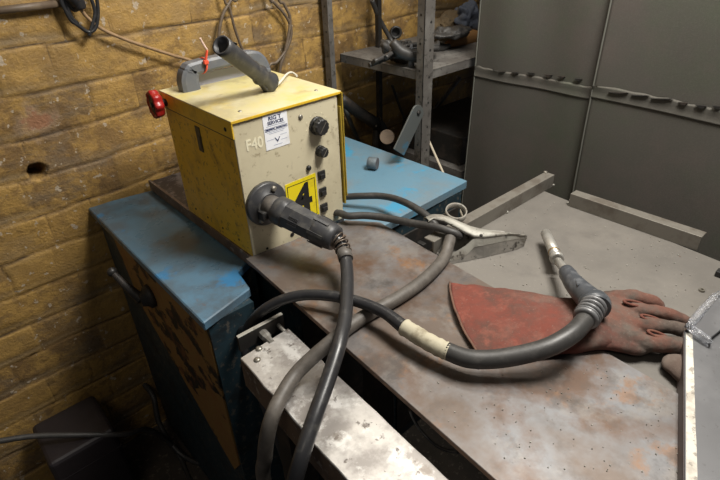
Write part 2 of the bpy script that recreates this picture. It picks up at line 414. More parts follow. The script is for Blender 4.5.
# ================================================================== welding table
def rails(b, u0, u1, v0, v1, top, bot, w=.04):
    for u in (u0, u1 - w):
        for v in (v0, v1 - w): b.box((u, v, bot), (u + w, v + w, top), .003)

TB = -.010
t = thing('welding_table', 'grey dusty steel-topped welding table with the red gauntlet lying on it', 'table', (.85, .2, -.9))
b = B().m('table'); b.prism([(.47, .612, TB), (1.142, .606, TB), (1.062, -.30, TB), (.47, -.30, TB)], (0, 0, -.014)); build('tabletop', b, parent=t)
b = B().m('darksteel'); b.box((.50, .555, -.11), (1.09, .585, -.024)); b.box((.50, -.28, -.11), (1.03, -.25, -.024)); b.box((.50, -.25, -.11), (.53, .555, -.024)); b.box((1.0, -.25, -.11), (1.03, .555, -.024)); build('frame', b, parent=t)
for u, v in ((.50, .54), (1.04, .54), (.50, -.28), (.99, -.28)):
    b = B().m('darksteel'); b.box((u, v, -.9), (u + .045, v + .045, -.024), .003); build('leg', b, parent=t)

# rusty plate on top
b = B().m('rustplate')
b.prism([(.4175, .848, 0), (.672, .822, 0), (.722, .757, 0), (.663, -.16, 0), (.352, -.16, 0)], (0, 0, -.0099), .0008)
for f in b.bm.faces:
    if abs(f.calc_center_median().z + .005) < .003:
        f.material_index = 1
b.mats.append('plateedge')
o = tag(build('steel_plate', b), 'large rusty brown steel plate with a cut corner lying on the grey table', 'plate')

# bright steel bar in front
e0, e1 = at(240, 358, -.045), at(345, 478, -.045); g0 = at(293, 325, -.045)
d = (e1 - e0).normalized(); wv = (g0 - e0); wv = wv.normalized() * .106
p0 = e0; L = .62
c = thing('steel_channel', 'bright scuffed steel channel running along the front, two bolt heads at its end', 'steel bar', p0 + d * .3 + V(0, 0, -.07))
b = B().m('brightsteel')
N = 22; pa, pb = [], []
rr = random.Random(5)
for i in range(N + 1):
    s = i / N * L
    pa.append(p0 + d * s + V(rr.uniform(-.0012, .0012), 0, 0)); pb.append(p0 + wv + d * s + V(rr.uniform(-.0006, .0006), 0, 0))
b.prism(pa + pb[::-1], (0, 0, -.006), .0012); build('top_face', b, parent=c)
b = B().m('tray'); b.prism([p0 + V(0, 0, -.006), p0 + d * L + V(0, 0, -.006), p0 + d * L + wv * .06 + V(0, 0, -.006), p0 + wv * .06 + V(0, 0, -.006)], (0, 0, -.062))
b.prism([p0 + wv * .94 + V(0, 0, -.006), p0 + wv * .94 + d * L + V(0, 0, -.006), p0 + d * L + wv + V(0, 0, -.006), p0 + wv + V(0, 0, -.006)], (0, 0, -.062)); build('flange', b, parent=c)
for px, py in ((259, 349), (257.3, 360)):
    q = at(px, py, -.045); b = B().m('bolt'); b.lathe(q, (0, 0, 1), [(0, .0065), (.0015, .0065), (.0035, .0045), (.0042, .002)], 14); build('bolt_head', b, parent=c)
b = B().m('darksteel')
for s in (.04, .5): b.box((p0 + d * s + wv * .3).to_tuple()[:2] + (-.9,), (p0 + d * (s + .04) + wv * .7).to_tuple()[:2] + (-.1,)) if False else b.prism([p0 + d * s + wv * .25 + V(0, 0, -.03), p0 + d * (s + .05) + wv * .25 + V(0, 0, -.03), p0 + d * (s + .05) + wv * .75 + V(0, 0, -.03), p0 + d * s + wv * .75 + V(0, 0, -.03)], (0, 0, -.825))
build('leg', b, parent=c)
# flat lug beyond the bar's end
a0, a1 = at(238, 338, -.028), at(283, 314, -.028); dn = -d
c = thing('end_stop', 'flat steel strip standing on edge beyond the end of the bright channel', 'steel strip', (a0 + a1) / 2 + V(0, 0, -.04))
b = B().m('galv'); b.prism([a0, a1, a1 + V(0, 0, -.002), a0 + V(0, 0, -.002)], (-d) * .008, .0006); b.m('darksteel'); b.prism([a0 + V(0, 0, -.0022), a1 + V(0, 0, -.0022), a1 + V(0, 0, -.034), a0 + V(0, 0, -.034)], (-d) * .007); build('strip', b, parent=c)  # shade of the upright face put into its dark colour; top stays galvanised
b = B().m('galvdirty'); q = (a0 + a1) / 2 + d * .004 + V(0, 0, -.018)
b.lathe(q, d, [(-.006, .008), (0, .010), (.010, .010), (.016, .007), (.030, .006)], 8, False); q2 = a1 * .86 + a0 * .14 + V(0, 0, -.020)
b.lathe(q2, d, [(-.004, .004), (.026, .004)], 8); build('bolt', b, parent=c)

# angle irons
b = B().m('angle')
u0, u1 = .714, 1.178
prof = [(0, 0), (0, .034), (.027, .034), (.027, .030), (.004, .030), (.004, 0)]
vA = .588
b.prism([(u0, vA + p, TB + q) for p, q in prof], (u1 - u0, -.004, 0), .0008)
b.m('bolt'); b.lathe((u1 - .004, vA + .02, TB + .033), (0, 0, 1), [(0, .006), (.004, .005), (.005, .002)], 8)
tag(build('angle_iron', b), 'steel angle iron along the back table edge behind the earth clamp', 'angle iron', 'angle irons on the table edges')
b = B().m('angle')
va, vb = .520, .205
xa, xb = at(568, 206, TB), at(697, 251, TB)
dd = (xb - xa)
b.prism([xa + V(p, 0, q) for p, q in prof], dd, .0008)
tag(build('angle_iron', b), 'steel angle iron along the right table edge in front of the curtains', 'angle iron', 'angle irons on the table edges')

# debris
b = B().m('galv')
rr = random.Random(2)
def crumb(p, r):
    t_ = bmesh.new(); bmesh.ops.create_icosphere(t_, subdivisions=1, radius=r)
    for v in t_.verts: v.co = v.co * rr.uniform(.7, 1.3) + p + V(0, 0, r * .7)
    b.merge(t_)
for k in range(230):
    x, y = rr.uniform(470, 700), rr.uniform(195, 330)
    p = at(x, y, TB)
    if .74 < p.x < 1.10 and p.y < .57: crumb(p, rr.uniform(.0006, .0016))
for x, y in ((507, 213), (511, 209), (568, 204), (570, 201), (548, 181), (553, 186)): crumb(at(x, y, TB), .0035)
for k in range(170):
    x, y = rr.uniform(430, 680), rr.uniform(365, 478)
    p = at(x, y, 0)
    if .40 < p.x < .67: crumb(p, rr.uniform(.0004, .0012))
tag(build('weld_spatter', b), 'tiny grains of weld spatter and grit scattered over the table and the plate', 'grit', kind='stuff')
b = B().m('bolt'); q = at(701.5, 291, TB)
b.lathe(q, (0, 0, 1), [(0, .0055), (.004, .0055), (.004, .0028), (.001, .0028)], 8, False)
tag(build('hex_nut', b), 'tiny steel nut lying on the grey table above the clear film', 'nut')

# ================================================================== blue cabinets
CT = -.040
t = thing('blue_cabinet', 'narrow blue steel cabinet by the wall with peeling ochre side and lever', 'cabinet', (.34, 1.08, -.9))
q1, q2, q3, q4 = at(87, 207, CT), at(203, 323, CT), at(250, 288, CT), at(236, 268, CT)
q1 = at(87, 207, CT); q2 = V(q2.x, q2.y, CT)
b = B().m('bluetop'); poly = [q1, q2, q3, at(238, 271, CT), V(.46, .90, CT), V(.46, 1.40, CT)]
b.prism(poly, (0, 0, -.022), .0025); build('top', b, parent=t)
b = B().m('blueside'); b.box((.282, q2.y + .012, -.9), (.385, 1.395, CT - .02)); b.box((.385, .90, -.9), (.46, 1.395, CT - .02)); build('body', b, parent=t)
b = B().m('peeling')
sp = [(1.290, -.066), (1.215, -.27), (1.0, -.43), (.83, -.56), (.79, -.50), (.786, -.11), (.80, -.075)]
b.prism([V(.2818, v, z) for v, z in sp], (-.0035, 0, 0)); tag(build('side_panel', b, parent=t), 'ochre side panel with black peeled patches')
b = B().m('darksteel'); 
bo = atx(150, 296, .275); ball = atx(112, 272, .225)
b.lathe(bo + V(.004, 0, 0), (-1, 0, 0), [(0, .030), (.010, .030), (.016, .022), (.03, .016)], 20)
b.tube([bo + V(-.02, 0, 0), (bo + ball) / 2 + V(-.012, 0, 0), ball], [.014, .010, .007], 10); 
lv = build('lever', b, parent=t)
b = B().m('blackplastic'); b.lathe(ball + V(0, -.01, 0), (0, 1, 0), [(0, .002), (.003, .009), (.010, .0125), (.018, .009), (.021, .002)], 14)
k = build('knob', b, parent=lv)
for pv in (1.34, 1.05, .86):
    b = B().m('bolt'); b.lathe((.2720, pv, -.052), (-1, 0, 0), [(0, .003), (.002, .002)], 8); build('rivet', b, parent=t)

t = thing('blue_bench', 'wide pale blue steel cabinet behind the yellow unit, grey steel slug on it', 'cabinet', (.80, 1.05, -.9))
b = B().m('bluebench'); b.prism([(.475, .775, CT + .004), (1.10, .797, CT + .004), (1.092, 1.362, CT + .004), (.475, 1.362, CT + .004)], (0, 0, -.024), .002); build('top', b, parent=t)
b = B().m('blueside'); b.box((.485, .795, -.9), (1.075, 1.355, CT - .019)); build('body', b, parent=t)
b = B().m('darksteel'); b.box((.80, .792, -.80), (.806, .7955, -.09)); b.box((.50, .789, -.86), (.79, .795, -.10), .002); build('door', b, parent=t)
b = B().m('darksteel'); b.box((.816, .789, -.86), (1.06, .795, -.10), .002); build('door', b, parent=t)
b = B().m('darksteel'); b.box((.885, .765, -.30), (.90, .789, -.14), .003); build('handle', b, parent=t)

# steel slug
q = at(373, 169, CT + .004); ax = V(.45, -.85, 0).normalized()
b = B().m('puck'); r = .0185
b.lathe(q + V(0, 0, r) - ax * .014, ax, [(0, r - .001), (.001, r), (.027, r), (.028, r - .001)], 24)
b.m('puckend'); b.lathe(q + V(0, 0, r) + ax * .014, ax, [(0, r - .0015), (.0004, r - .0015)], 24)
tag(build('steel_slug', b), 'short round steel slug on its side on the pale blue cabinet', 'metal offcut')

# ================================================================== tray + yellow machine
TY = TB
c = thing('tray', 'brown edged steel tray carrying the yellow welding unit, resting on the blue cabinets', 'tray', (.57, 1.1, TY - .026))
b = B().m('traytop'); b.box((.438, .862, TY - .024), (.70, 1.396, TY - .001)); build('sheet', b, parent=c)
b = B().m('tray'); b.prism([(.432, .852, TY + .004), (.440, .852, TY + .004), (.443, 1.398, TY + .004), (.436, 1.398, TY + .004)], (0, 0, -.0295), .001); build('rim', b, parent=c)

BX0, BX1, BY0, BY1, BZ, BT = .4355, .6925, .8465, 1.146, TY + .0005, .2925
m_ = thing('welding_unit', 'yellow and cream wire feed welding unit with F40 lettering and a grey top handle', 'welding machine', ((BX0 + BX1) / 2, 1.0, BZ))
b = B().m('yellow')
b.box((BX0, BY0 + .004, BZ + .004), (BX0 + .004, BY1, .262), .0008)
b.m('flange').box((BX1 - .004, BY0 - .006, .03), (BX1, BY1, .262), .0008); b.m('yellow')
b.box((BX0 + .004, BY1 - .004, BZ), (BX1 - .004, BY1, .262))
b.box((BX0 + .004, BY0 + .006, BZ), (BX1 - .004, BY1 - .004, BZ + .004))
hb = build('housing', b, parent=m_)
b = B().m('black')
b.bm.free()
for v in (.90, .97, 1.04, 1.10):
    b = B().m('black'); b.lathe((BX0, v, .016), (-1, 0, 0), [(0, .003), (.0012, .0025)], 8); build('screw', b, parent=hb)
# front panel with a row of small holes kept as geometry
b = B().m('beige'); b.box((BX0 + .001, BY0, BZ), (BX1 - .006, BY0 + .006, .288), .0012); fp = build('front_panel', b, parent=m_)
# lid
b = B().m('lidedge')
b.box((BX0 - .0035, BY0 - .004, .259), (BX0 - .0005, BY1 + .004, BT - .001), .0006)
b.m('flange').box((BX1 + .0005, BY0 - .008, .05), (BX1 + .0035, BY1 + .004, BT - .001), .0006); b.m('lidedge')
b.box((BX0 - .003, BY0 - .0045, BT - .0045), (BX1 + .003, BY0 - .0015, BT + .0005), .0006)
b.box((BX0, BY1 + .001, .259), (BX1, BY1 + .004, BT - .001))
b.m('lid'); b.box((BX0 - .0035, BY0 - .0035, BT - .002), (BX1 + .0035, BY1 + .004, BT + .0012), .0008)
ld = build('lid', b, parent=m_)
b = B().m('black'); b.box((BX0 - .001, BY0 + .002, .2555), (BX0 + .003, BY1, .2595)); tag(build('lid_gap', b, parent=m_), 'black gap under the lid')
for x, y in ((240, 112), (316, 91)):
    b = B().m('bolt'); b.lathe(at(x, y, BT), (0, 0, 1), [(0, .0045), (.0015, .0042), (.003, .002)], 12); build('screw', b, parent=ld)
b = B().m('black'); b.lathe((BX0 - .003, .868, .273), (-1, 0, 0), [(0, .0045), (.0015, .004), (.0025, .002)], 12)
build('screw', b, parent=ld)
b = B().m('black'); w0 = atx(196, 124, BX0); b.box((BX0 - .0012, .988, .192), (BX0 + .001, 1.008, .247), .0005)
b.m('plastic'); b.box((BX0 - .002, .993, .200), (BX0 - .0008, 1.003, .225)); tag(build('side_slot', b, parent=hb), 'small black slot in the yellow side')

FY = BY0
def knob(pos, r, h, name='dial'):
    b = B().m('blackplastic'); p = V(pos[0], FY, pos[1])
    b.lathe(p, (0, -1, 0), [(0, r * 1.08), (h * .25, r * 1.08), (h * .3, r * .92)], 28)
    b.lathe(p + V(0, -h * .2, 0), (0, -1, 0), [(0, r), (h * .72, r * .93), (h * .8, r * .8)], 48, True, mod=lambda a: 1 + .05 * math.cos(a * 12))
    o = build(name, b, parent=m_)
    b = B().m('bolt'); ang = .9
    dx = V(math.cos(ang), 0, math.sin(ang))
    b.prism([p + V(0, -h, 0) + dx * (-r * .75) + V(-.0006, 0, .0005), p + V(0, -h, 0) + dx * (r * .75) + V(-.0006, 0, .0005), p + V(0, -h, 0) + dx * (r * .75) + V(.0006, 0, -.0005), p + V(0, -h, 0) + dx * (-r * .75) + V(.0006, 0, -.0005)], (0, -.0006, 0))
    build('pointer', b, parent=o)
knob((.628, .235), .0180, .022)
knob((.631, .178), .0115, .019)
b = B().m('black'); b.lathe((.597, FY, .149), (0, -1, 0), [(0, .006), (.003, .0058), (.006, .004)], 14)
build('button', b, parent=m_)
b = B().m('bolt'); b.lathe((.589, FY, .263), (0, -1, 0), [(0, .0055), (.002, .005), (.0035, .003)], 14); build('screw', b, parent=fp); b = B().m('bolt'); b.lathe((.662, FY, .005), (0, -1, 0), [(0, .005), (.003, .005)], 6)
build('screw', b, parent=fp)
for z in (.122, .081, .041):
    b = B().m('blackplastic'); b.box((.620, FY - .004, z - .010), (.639, FY + .001, z + .010), .001)
    b.box((.623, FY - .008, z - .007), (.636, FY - .003, z + .003), .001); build('switch', b, parent=m_)
b = B().m('black'); b.lathe((.537, FY - .0003, .008), (0, -1, 0), [(0, .0052), (.0006, .0052)], 16); build('hole', b, parent=fp)
b = B().m('black'); b.lathe((.470, FY - .0003, .002), (0, -1, 0), [(0, .003), (.0006, .003)], 12); build('hole', b, parent=fp)
# tick marks round the big dial
b = B().m('creamtext')
for k in range(9):
    a = math.radians(-40 + 260 * k / 8); p = V(.628 + .0275 * math.cos(a), FY - .0004, .235 + .0275 * math.sin(a)); b = B().m('creamtext'); b.box(p - V(.001, .0003, .001), p + V(.001, .0003, .001)); build('dial_mark', b, parent=fp)
b = B().m('creamtext')
b.text('F40', (.4765, FY - .0003, .2370), (1, 0, -.02), (0, 0, 1), .031, xs=.86, heavy=.022)
tag(build('marking', b, parent=fp), 'pale F40 stencil')
# white service label
s_ = B().m('white'); sl, sr, sb, st = .5005, .5570, .2160, .2860
s_.box((sl, FY - .0009, sb), (sr, FY - .0002, st)); lab = build('service_label', s_, parent=m_)
b = B().m('ink'); cx = (sl + sr) / 2; yy = FY - .0010
b.text('RIG T', (cx - .001, yy, .2775), (1, 0, 0), (0, 0, 1), .0110, xs=1.1, heavy=.02)
b.text('SERVICES', (cx, yy, .2685), (1, 0, 0), (0, 0, 1), .0092, xs=1.0, heavy=.02)
for z in (.2585, .2535): b.box((sl + .002, yy - .0003, z), (sr - .002, yy, z + .0006))
for u in (sl + .002, sr - .0026, cx - .004): b.box((u, yy - .0003, .2535), (u + .0006, yy, .2590))
b.box((sl + .004, yy - .0003, .2553), (cx - .005, yy, .2575)); b.box((cx - .001, yy - .0003, .2553), (sr - .004, yy, .2572))
# the winged tick mark
for sgn in (-1, 1):
    b.prism([(cx, yy, .2275), (cx + sgn * .0065, yy, .2375), (cx + sgn * .0040, yy, .2372), (cx + sgn * .0030, yy, .2350), (cx, yy, .2315)], (0, -.0004, 0))
b.m('paleink')
for z, a_, c_ in ((.2625, .006, .006), (.2505, .006, .006), (.2475, .010, .012), (.2405, .036, .005), (.2350, .004, .036), (.2300, .036, .005), (.2225, .018, .018)):
    b.box((sl + a_, yy - .0002, z), (sr - c_, yy, z + .0007))
build('label_print', b, parent=lab)
# yellow number label
b = B().m('signyellow'); b.prism([(.533, FY - .0003, .0300), (.616, FY - .0003, .0300), (.614, FY - .0003, .1320), (.533, FY - .0003, .1300)], (0, -.0006, 0)); nl = build('number_label', b, parent=m_)
b = B().m('black')
fw = .0013
for (x0, z0, x1, z1) in ((.537, .122, .610, .1233), (.537, .034, .5383, .1233), (.6087, .034, .610, .1233), (.537, .034, .610, .0353)): b.box((x0, FY - .0013, z0), (x1, FY - .0009, z1))
b.text('4', (.5735, FY - .0009, .078), (1, 0, 0), (0, 0, 1), .098, xs=1.05, heavy=.03)
build('number', b, parent=nl)

# red hand wheel
hw = V(BX0 - .020, 1.128, .272)
b = B().m('red'); ax = V(-1, .10, .0).normalized()
def lobes(a): return 1 + .07 * math.cos(8 * a)
b.lathe(hw + ax * -.008, ax, [(0, .009), (.002, .023), (.006, .028), (.020, .029), (.024, .0265), (.020, .0225), (.018, .004)], 64, True, True, mod=lobes)
rw = build('hand_wheel', b, parent=m_)
b = B().m('black'); b.lathe(hw + ax * .0105, ax, [(0, .0225), (.0015, .0225), (.0015, .007), (.006, .006)], 28); tag(build('hub', b, parent=rw), 'black hollow centre of the red wheel')
b = B().m('darksteel'); b.tube([hw + ax * .004, hw - ax * .010, V(BX0 + .001, hw.y - .005, hw.z)], .008, 12, 1); build('spindle', b, parent=rw)

# grey carry handle
h0, h1 = .474, .662; hv = 1.098; hz = BT + .001
b = B().m('greyplastic')
pth = [V(h0, hv, hz), V(h0, hv, hz + .022), V(h0 + .006, hv, hz + .037), V(h0 + .022, hv, hz + .044), V((h0 + h1) / 2, hv, hz + .047), V(h1 - .022, hv, hz + .044), V(h1 - .004, hv, hz + .034), V(h1 + .004, hv, hz + .018), V(h1 + .006, hv, hz)]
def rsweep(b, pth, w, hh, res=6):
    path = []; hs_ = []
    for i in range(len(pth) - 1):
        a = pth[max(i - 1, 0)]; q = pth[i]; c2 = pth[i + 1]; d2 = pth[min(i + 2, len(pth) - 1)]
        for k in range(res):
            t_ = k / res
            path.append(.5 * ((2 * q) + (c2 - a) * t_ + (2 * a - 5 * q + 4 * c2 - d2) * t_ * t_ + (3 * q - a - 3 * c2 + d2) * t_ ** 3)); hs_.append(hh[i] + (hh[i + 1] - hh[i]) * t_)
    path.append(pth[-1]); hs_.append(hh[-1]); rs = []
    for i, p in enumerate(path):
        T_ = (path[min(i + 1, len(path) - 1)] - path[max(i - 1, 0)]).normalized(); side = V(0, 1, 0); n_ = T_.cross(side).normalized()
        cs = []
        for (sx_, sy_) in ((1, .6), (.8, 1), (-.8, 1), (-1, .6), (-1, -.6), (-.8, -1), (.8, -1), (1, -.6)):
            cs.append(p + side * (w * sx_) + n_ * (hs_[i] * sy_))
        rs.append(cs)
    b.rings(rs, True, False)
rsweep(b, [p + V(.006 if i < 3 else 0, 0, 0) for i, p in enumerate(pth)], .015, [.020, .020, .018, .0135, .0125, .013, .014, .015, .015])
b.box((h1 - .012, hv - .020, hz - .001), (h1 + .018, hv + .020, hz + .014), .004)
hd = build('carry_handle', b, parent=m_)
b = B().m('palegrey'); b.box((h0 + .018, hv + .014, hz - .001), (h1 - .014, hv + .018, hz + .026), .001); tag(build('lit_inner_face', b, parent=hd), 'added pale lilac strip for the lit inside of the grip')  # added pale strip stands in for the handle's lit inner face

# zip tie round the handle
tp = V(.520, hv, hz + .045)
c = thing('cable_tie', 'orange-red cable tie looped round the grey carry handle', 'cable tie', tp - V(0, 0, .018))
b = B().m('tie'); ring = []
for k in range(13):
    a = 2 * math.pi * k / 12; ring.append(tp + V(.004 * math.sin(a), .0195 * math.cos(a), .014 * math.sin(a)))
b.tube(ring, .0022, 8, 4, 1.5); b.box(tp + V(-.006, -.024, .006), tp + V(.004, -.016, .014), .001); build('loop', b, parent=c)
b = B().m('tie'); q0 = tp + V(-.001, -.020, .012); q3 = aty(207, 50, hv - .02)
b.tube([q0, (q0 + q3) / 2, q3], [.002, .0019, .0018], 8, 4, 1.5); b.m('tieend'); q5 = aty(200, 38, hv - .02)
b.tube([q3, (q3 + q5) / 2 + V(-.001, 0, 0), q5], [.0018, .0018, .0014], 8, 4, 1.5); tag(build('tail', b, parent=c), 'tail of the tie faded to pink')

# loose grey tube leaning on the handle
c0 = at(270, 83, BT + .016); c1 = aty(221, 45, .90)
ax = (c1 - c0).normalized(); Lt = (c1 - c0).length

b = B().m('plastic')
up = V(0, 0, 1); e = (up - ax * up.dot(ax)).normalized(); g = ax.cross(e)
prof = [(0, .021), (.006, .020), (.016, .015), (.030, .0155), (.042, .0185), (.050, .0165), (.075, .0165), (.10, .0172), (Lt * .93, .0182), (Lt, .0182)]
rs = []
for dd_, r_ in prof:
    rs.append([c0 + ax * dd_ + e * (r_ * math.cos(2 * math.pi * k / 24) * (1.12 if dd_ < .05 else 1) ) + g * (r_ * math.sin(2 * math.pi * k / 24)) for k in range(24)])
inner = [[c0 + ax * dd_ + e * (r_ * math.cos(2 * math.pi * k / 24)) + g * (r_ * math.sin(2 * math.pi * k / 24)) for k in range(24)] for dd_, r_ in ((Lt, .0145), (Lt - .05, .0138))]
b.rings(rs + inner, True, True)
th = tag(build('torch_holder', b, parent=m_), 'hollow dark grey plastic tube sticking up from the lid')
b = B().m('plastic')
b.prism([c0 - ax * .004 - e * .006 - g * .006, c0 + ax * .040 - e * .016 - g * .006, c0 + ax * .012 - e * .021 - g * .006, c0 - ax * .008 - e * .020 - g * .006], g * .012, .001); build('catch', b, parent=th)
b = B().m('black'); hp = c0 + ax * (Lt - .022) + (e * .75 + g * (.66 if g.x > 0 else -.66)).normalized() * .0178
b.lathe(hp, e, [(0, .0045), (.0012, .0045)], 14); build('hole', b, parent=th)
# white bent wire hook
w = pz([(274, 88, BT + .006), (281, 81, BT + .012), (287, 74, BT + .010), (292, 72.5, BT + .005), (297, 76, BT + .0035)])
b = B().m('whitewire'); b.tube(w, .0024, 8, 5); tag(build('wire_hook', b), 'bent white wire lying on the pale yellow lid', 'wire')

# ================================================================== connector + its lead
fc = V(.4815, FY, .108)
c = thing('cable_connector', 'big dark grey cable connector plugged into the cream front of the welding unit', 'connector', V(.4815, .76, .07))
b = B().m('plastic'); b.lathe(fc, (0, -1, 0), [(0, .047), (.008, .047), (.011, .044), (.011, .026), (.016, .025)], 48); fl = build('flange', b, parent=c)
for a in (62, 232, 330):
    a = math.radians(a); p = fc + V(.035 * math.cos(a), -.011, .035 * math.sin(a))
    b = B().m('bolt'); b.lathe(p, (0, -1, 0), [(0, .0062), (.004, .006), (.0065, .0035)], 14); build('bolt', b, parent=fl)
b = B().m('blackplastic'); p = fc + V(-.022, -.011, -.012); b.box(p + V(-.007, -.022, -.010), p + V(.007, 0, .010), .003); build('latch', b, parent=fl)
pe = at(336, 239, .076)                    # far end of the plug
ax = (pe - (fc + V(0, -.012, 0))).normalized(); p0_ = fc + V(0, -.010, 0); Lp = (pe - p0_).length
b = B().m('collar'); b.lathe(p0_, ax, [(0, .023), (.034, .023)], 28); build('collar', b, parent=c)
b = B().m('plastic')
b.lathe(p0_ + ax * .024, ax, [(0, .026), (.003, .029), (.028, .029), (.031, .026)], 28, mod=lambda a: 1 + .03 * (math.cos(6 * a) > .3))
build('locking_ring', b, parent=c)
b = B().m('plastic')
l0 = .052
b.lathe(p0_ + ax * l0, ax, [(0, .027), (.003, .030), ((Lp - l0) * .62, .0282)], 8, False, phase=.39)
b.lathe(p0_ + ax * (l0 + (Lp - l0) * .60), ax, [(0, .0272), (.004, .0285), ((Lp - l0) * .30, .0265), ((Lp - l0) * .39, .0245), ((Lp - l0) * .40, .018)], 28)
e = (V(0, 0, 1) - ax * ax.z).normalized(); g = ax.cross(e)
for k in range(6):
    a = 2 * math.pi * k / 6 + .2; rr_ = e * math.cos(a) + g * math.sin(a); tt = ax.cross(rr_)
    q = p0_ + ax * (Lp * .70) + rr_ * .0278
    b.prism([q - tt * .0035, q + tt * .0035, q + tt * .0028 + ax * .034 - rr_ * .0008, q - tt * .0028 + ax * .034 - rr_ * .0008], rr_ * .0022)
for k in range(5):                          # grip louvres on the side facing out
    rr_ = (g * (1 if g.x < 0 else -1) * .92 + e * .38).normalized(); tt = ax.cross(rr_)
    q = p0_ + ax * (l0 + .020) + rr_ * .0272 + tt * (-.008 + k * .004)
    b.prism([q - tt * .0008, q + tt * .0008, q + tt * .0008 + ax * .022, q - tt * .0008 + ax * .022], rr_ * .0016)
build('plug_body', b, parent=c)
# strain relief coil and lead
lead = [pe - ax * .012, atx(343, 252, pe.x + .001)] 
k1 = pe + ax * .014 + V(0, 0, -.010)
k2 = at(345, 266, .052); k2b = at(347, 290, .046)
path = [pe - ax * .03, pe - ax * .012, pe + ax * .002, at(341, 245, .068), at(345, 256, .058), at(347, 271, .050), k2b, at(345, 318, .042), at(339, 345, .038), at(328, 380, .020), at(312, 425, -.002), at(300, 462, -.030), at(290, 500, -.10), at(284, 540, -.25), V(.16, .28, -.5), V(.15, .24, -.885)]
b = B().m('rubber2'); b.tube(path, .0118, 16, 8)
ld1 = tag(build('power_lead', b), 'shiny black lead from the big connector dropping over the bright channel', 'cable')
b = B().m('spring'); 
cpts = [pe - ax * .006, pe + ax * .003, at(341, 244.5, .069), at(344, 252, .062)]
def catm(P_, n):
    out = []
    for i in range(len(P_) - 1):
        a = P_[max(i - 1, 0)]; q = P_[i]; c_ = P_[i + 1]; d_ = P_[min(i + 2, len(P_) - 1)]
        for k in range(n):
            t_ = k / n
            out.append(.5 * ((2 * q) + (c_ - a) * t_ + (2 * a - 5 * q + 4 * c_ - d_) * t_ * t_ + (3 * q - a - 3 * c_ + d_) * t_ ** 3))
    out.append(P_[-1]); return out
def coil(b, cp, turns, R0, R1, wr):
    cc = catm(cp, 16); out = []
    N_ = turns * 16; nrm = V(0, 0, 1)
    for i in range(N_ + 1):
        f = i / N_ * (len(cc) - 1); j = min(int(f), len(cc) - 2); p = cc[j].lerp(cc[j + 1], f - j); T_ = (cc[j + 1] - cc[j]).normalized()
        nrm = (nrm - T_ * nrm.dot(T_)).normalized(); bi = T_.cross(nrm); a = 2 * math.pi * i / 16; R_ = R0 + (R1 - R0) * i / N_
        out.append(p + nrm * (R_ * math.cos(a)) + bi * (R_ * math.sin(a)))
    b.tube(out, wr, 6, 1)
coil(b, cpts, 6, .0175, .0142, .0016); 
build('strain_relief', b, parent=c)
b = B().m('collar'); b.tube([at(343.6, 251, .0625), at(346, 259.5, .0560)], .0142, 18, 1); build('end_sleeve', b, parent=c)

# ================================================================== torch lead (lead 2)
t = thing('welding_torch', 'welding torch with bright metal nozzle lying across the red gauntlet', 'torch', at(575, 290, 0.02))
n0, n1, n2 = at(545.5, 233, .018), at(558, 261, .028), at(568, 274, .044)
ax = (n1 - n0).normalized()
b = B().m('nozzle'); Ln = (n1 - n0).length
b.lathe(n0, ax, [(0, .0092), (.001, .0102), (Ln * .9, .0112), (Ln * .9, .0)][:3], 28)
b.m('black'); b.lathe(n0 - ax * .0003, ax, [(0, .0072), (.0005, .0072)], 20); nz = build('nozzle', b, parent=t)
b = B().m('copper'); b.lathe(n0 + ax * Ln * .70, ax, [(0, .0114), (.003, .0118), (.005, .0114)], 24); b.m('nozzle'); b.lathe(n0 + ax * Ln * .86, ax, [(0, .0120), (.003, .0136), (.009, .0136), (.011, .0105)], 24); build('nozzle_ring', b, parent=t)
b = B().m('nozzle'); b.tube([n1, n2], .0078, 14, 1); build('neck', b, parent=t)
bod = [at(566, 271, .049), at(573, 282, .053), at(582, 292, .055), at(590, 300, .056), at(594, 305, .056)]
b = B().m('torchbody'); b.tube(bod, [.0130, .0165, .0190, .0215, .0225], 24, 8, 1.0)
b.tube([at(592, 301, .057), at(594.5, 305, .057), at(595, 308, .057)], [.0235, .0255, .0235], 24, 4); tb = build('grip', b, parent=t)
b = B().m('blackplastic'); 
b.prism([at(559.5, 272, .050), at(566, 268.5, .052), at(576, 285, .052), at(568.5, 288, .050)], V(0, 0, -.010), .0015)
build('trigger', b, parent=t)
b = B().m('torchbody'); tr = (at(570, 272, .064), at(577, 284, .070)); b.prism([at(569, 268, .060), at(576, 272, .062), at(583, 284, .070), at(577, 287, .070)], V(0, 0, .004), .0012); build('top_switch', b, parent=t)
rib = [at(596, 300, .058), at(592, 309, .062), at(586, 318, .062)]
b = B().m('black'); b.tube(rib, .0178, 24, 6); b.m('ribs')
cc = catm(rib, 12)
for i in range(1, len(cc) - 2, 4):
    T_ = (cc[i + 2] - cc[i]); L_ = T_.length; b.lathe(cc[i], T_, [(0, .0175), (L_ * .2, .0208), (L_ * .8, .0208), (L_, .0175)], 24)
T_ = cc[-1] - cc[-2]; b.lathe(cc[-1] - T_.normalized() * .002, T_, [(0, .0185), (.001, .0195), (.005, .0190), (.006, .0150)], 24)
rb = build('ribbed_sleeve', b, parent=t)

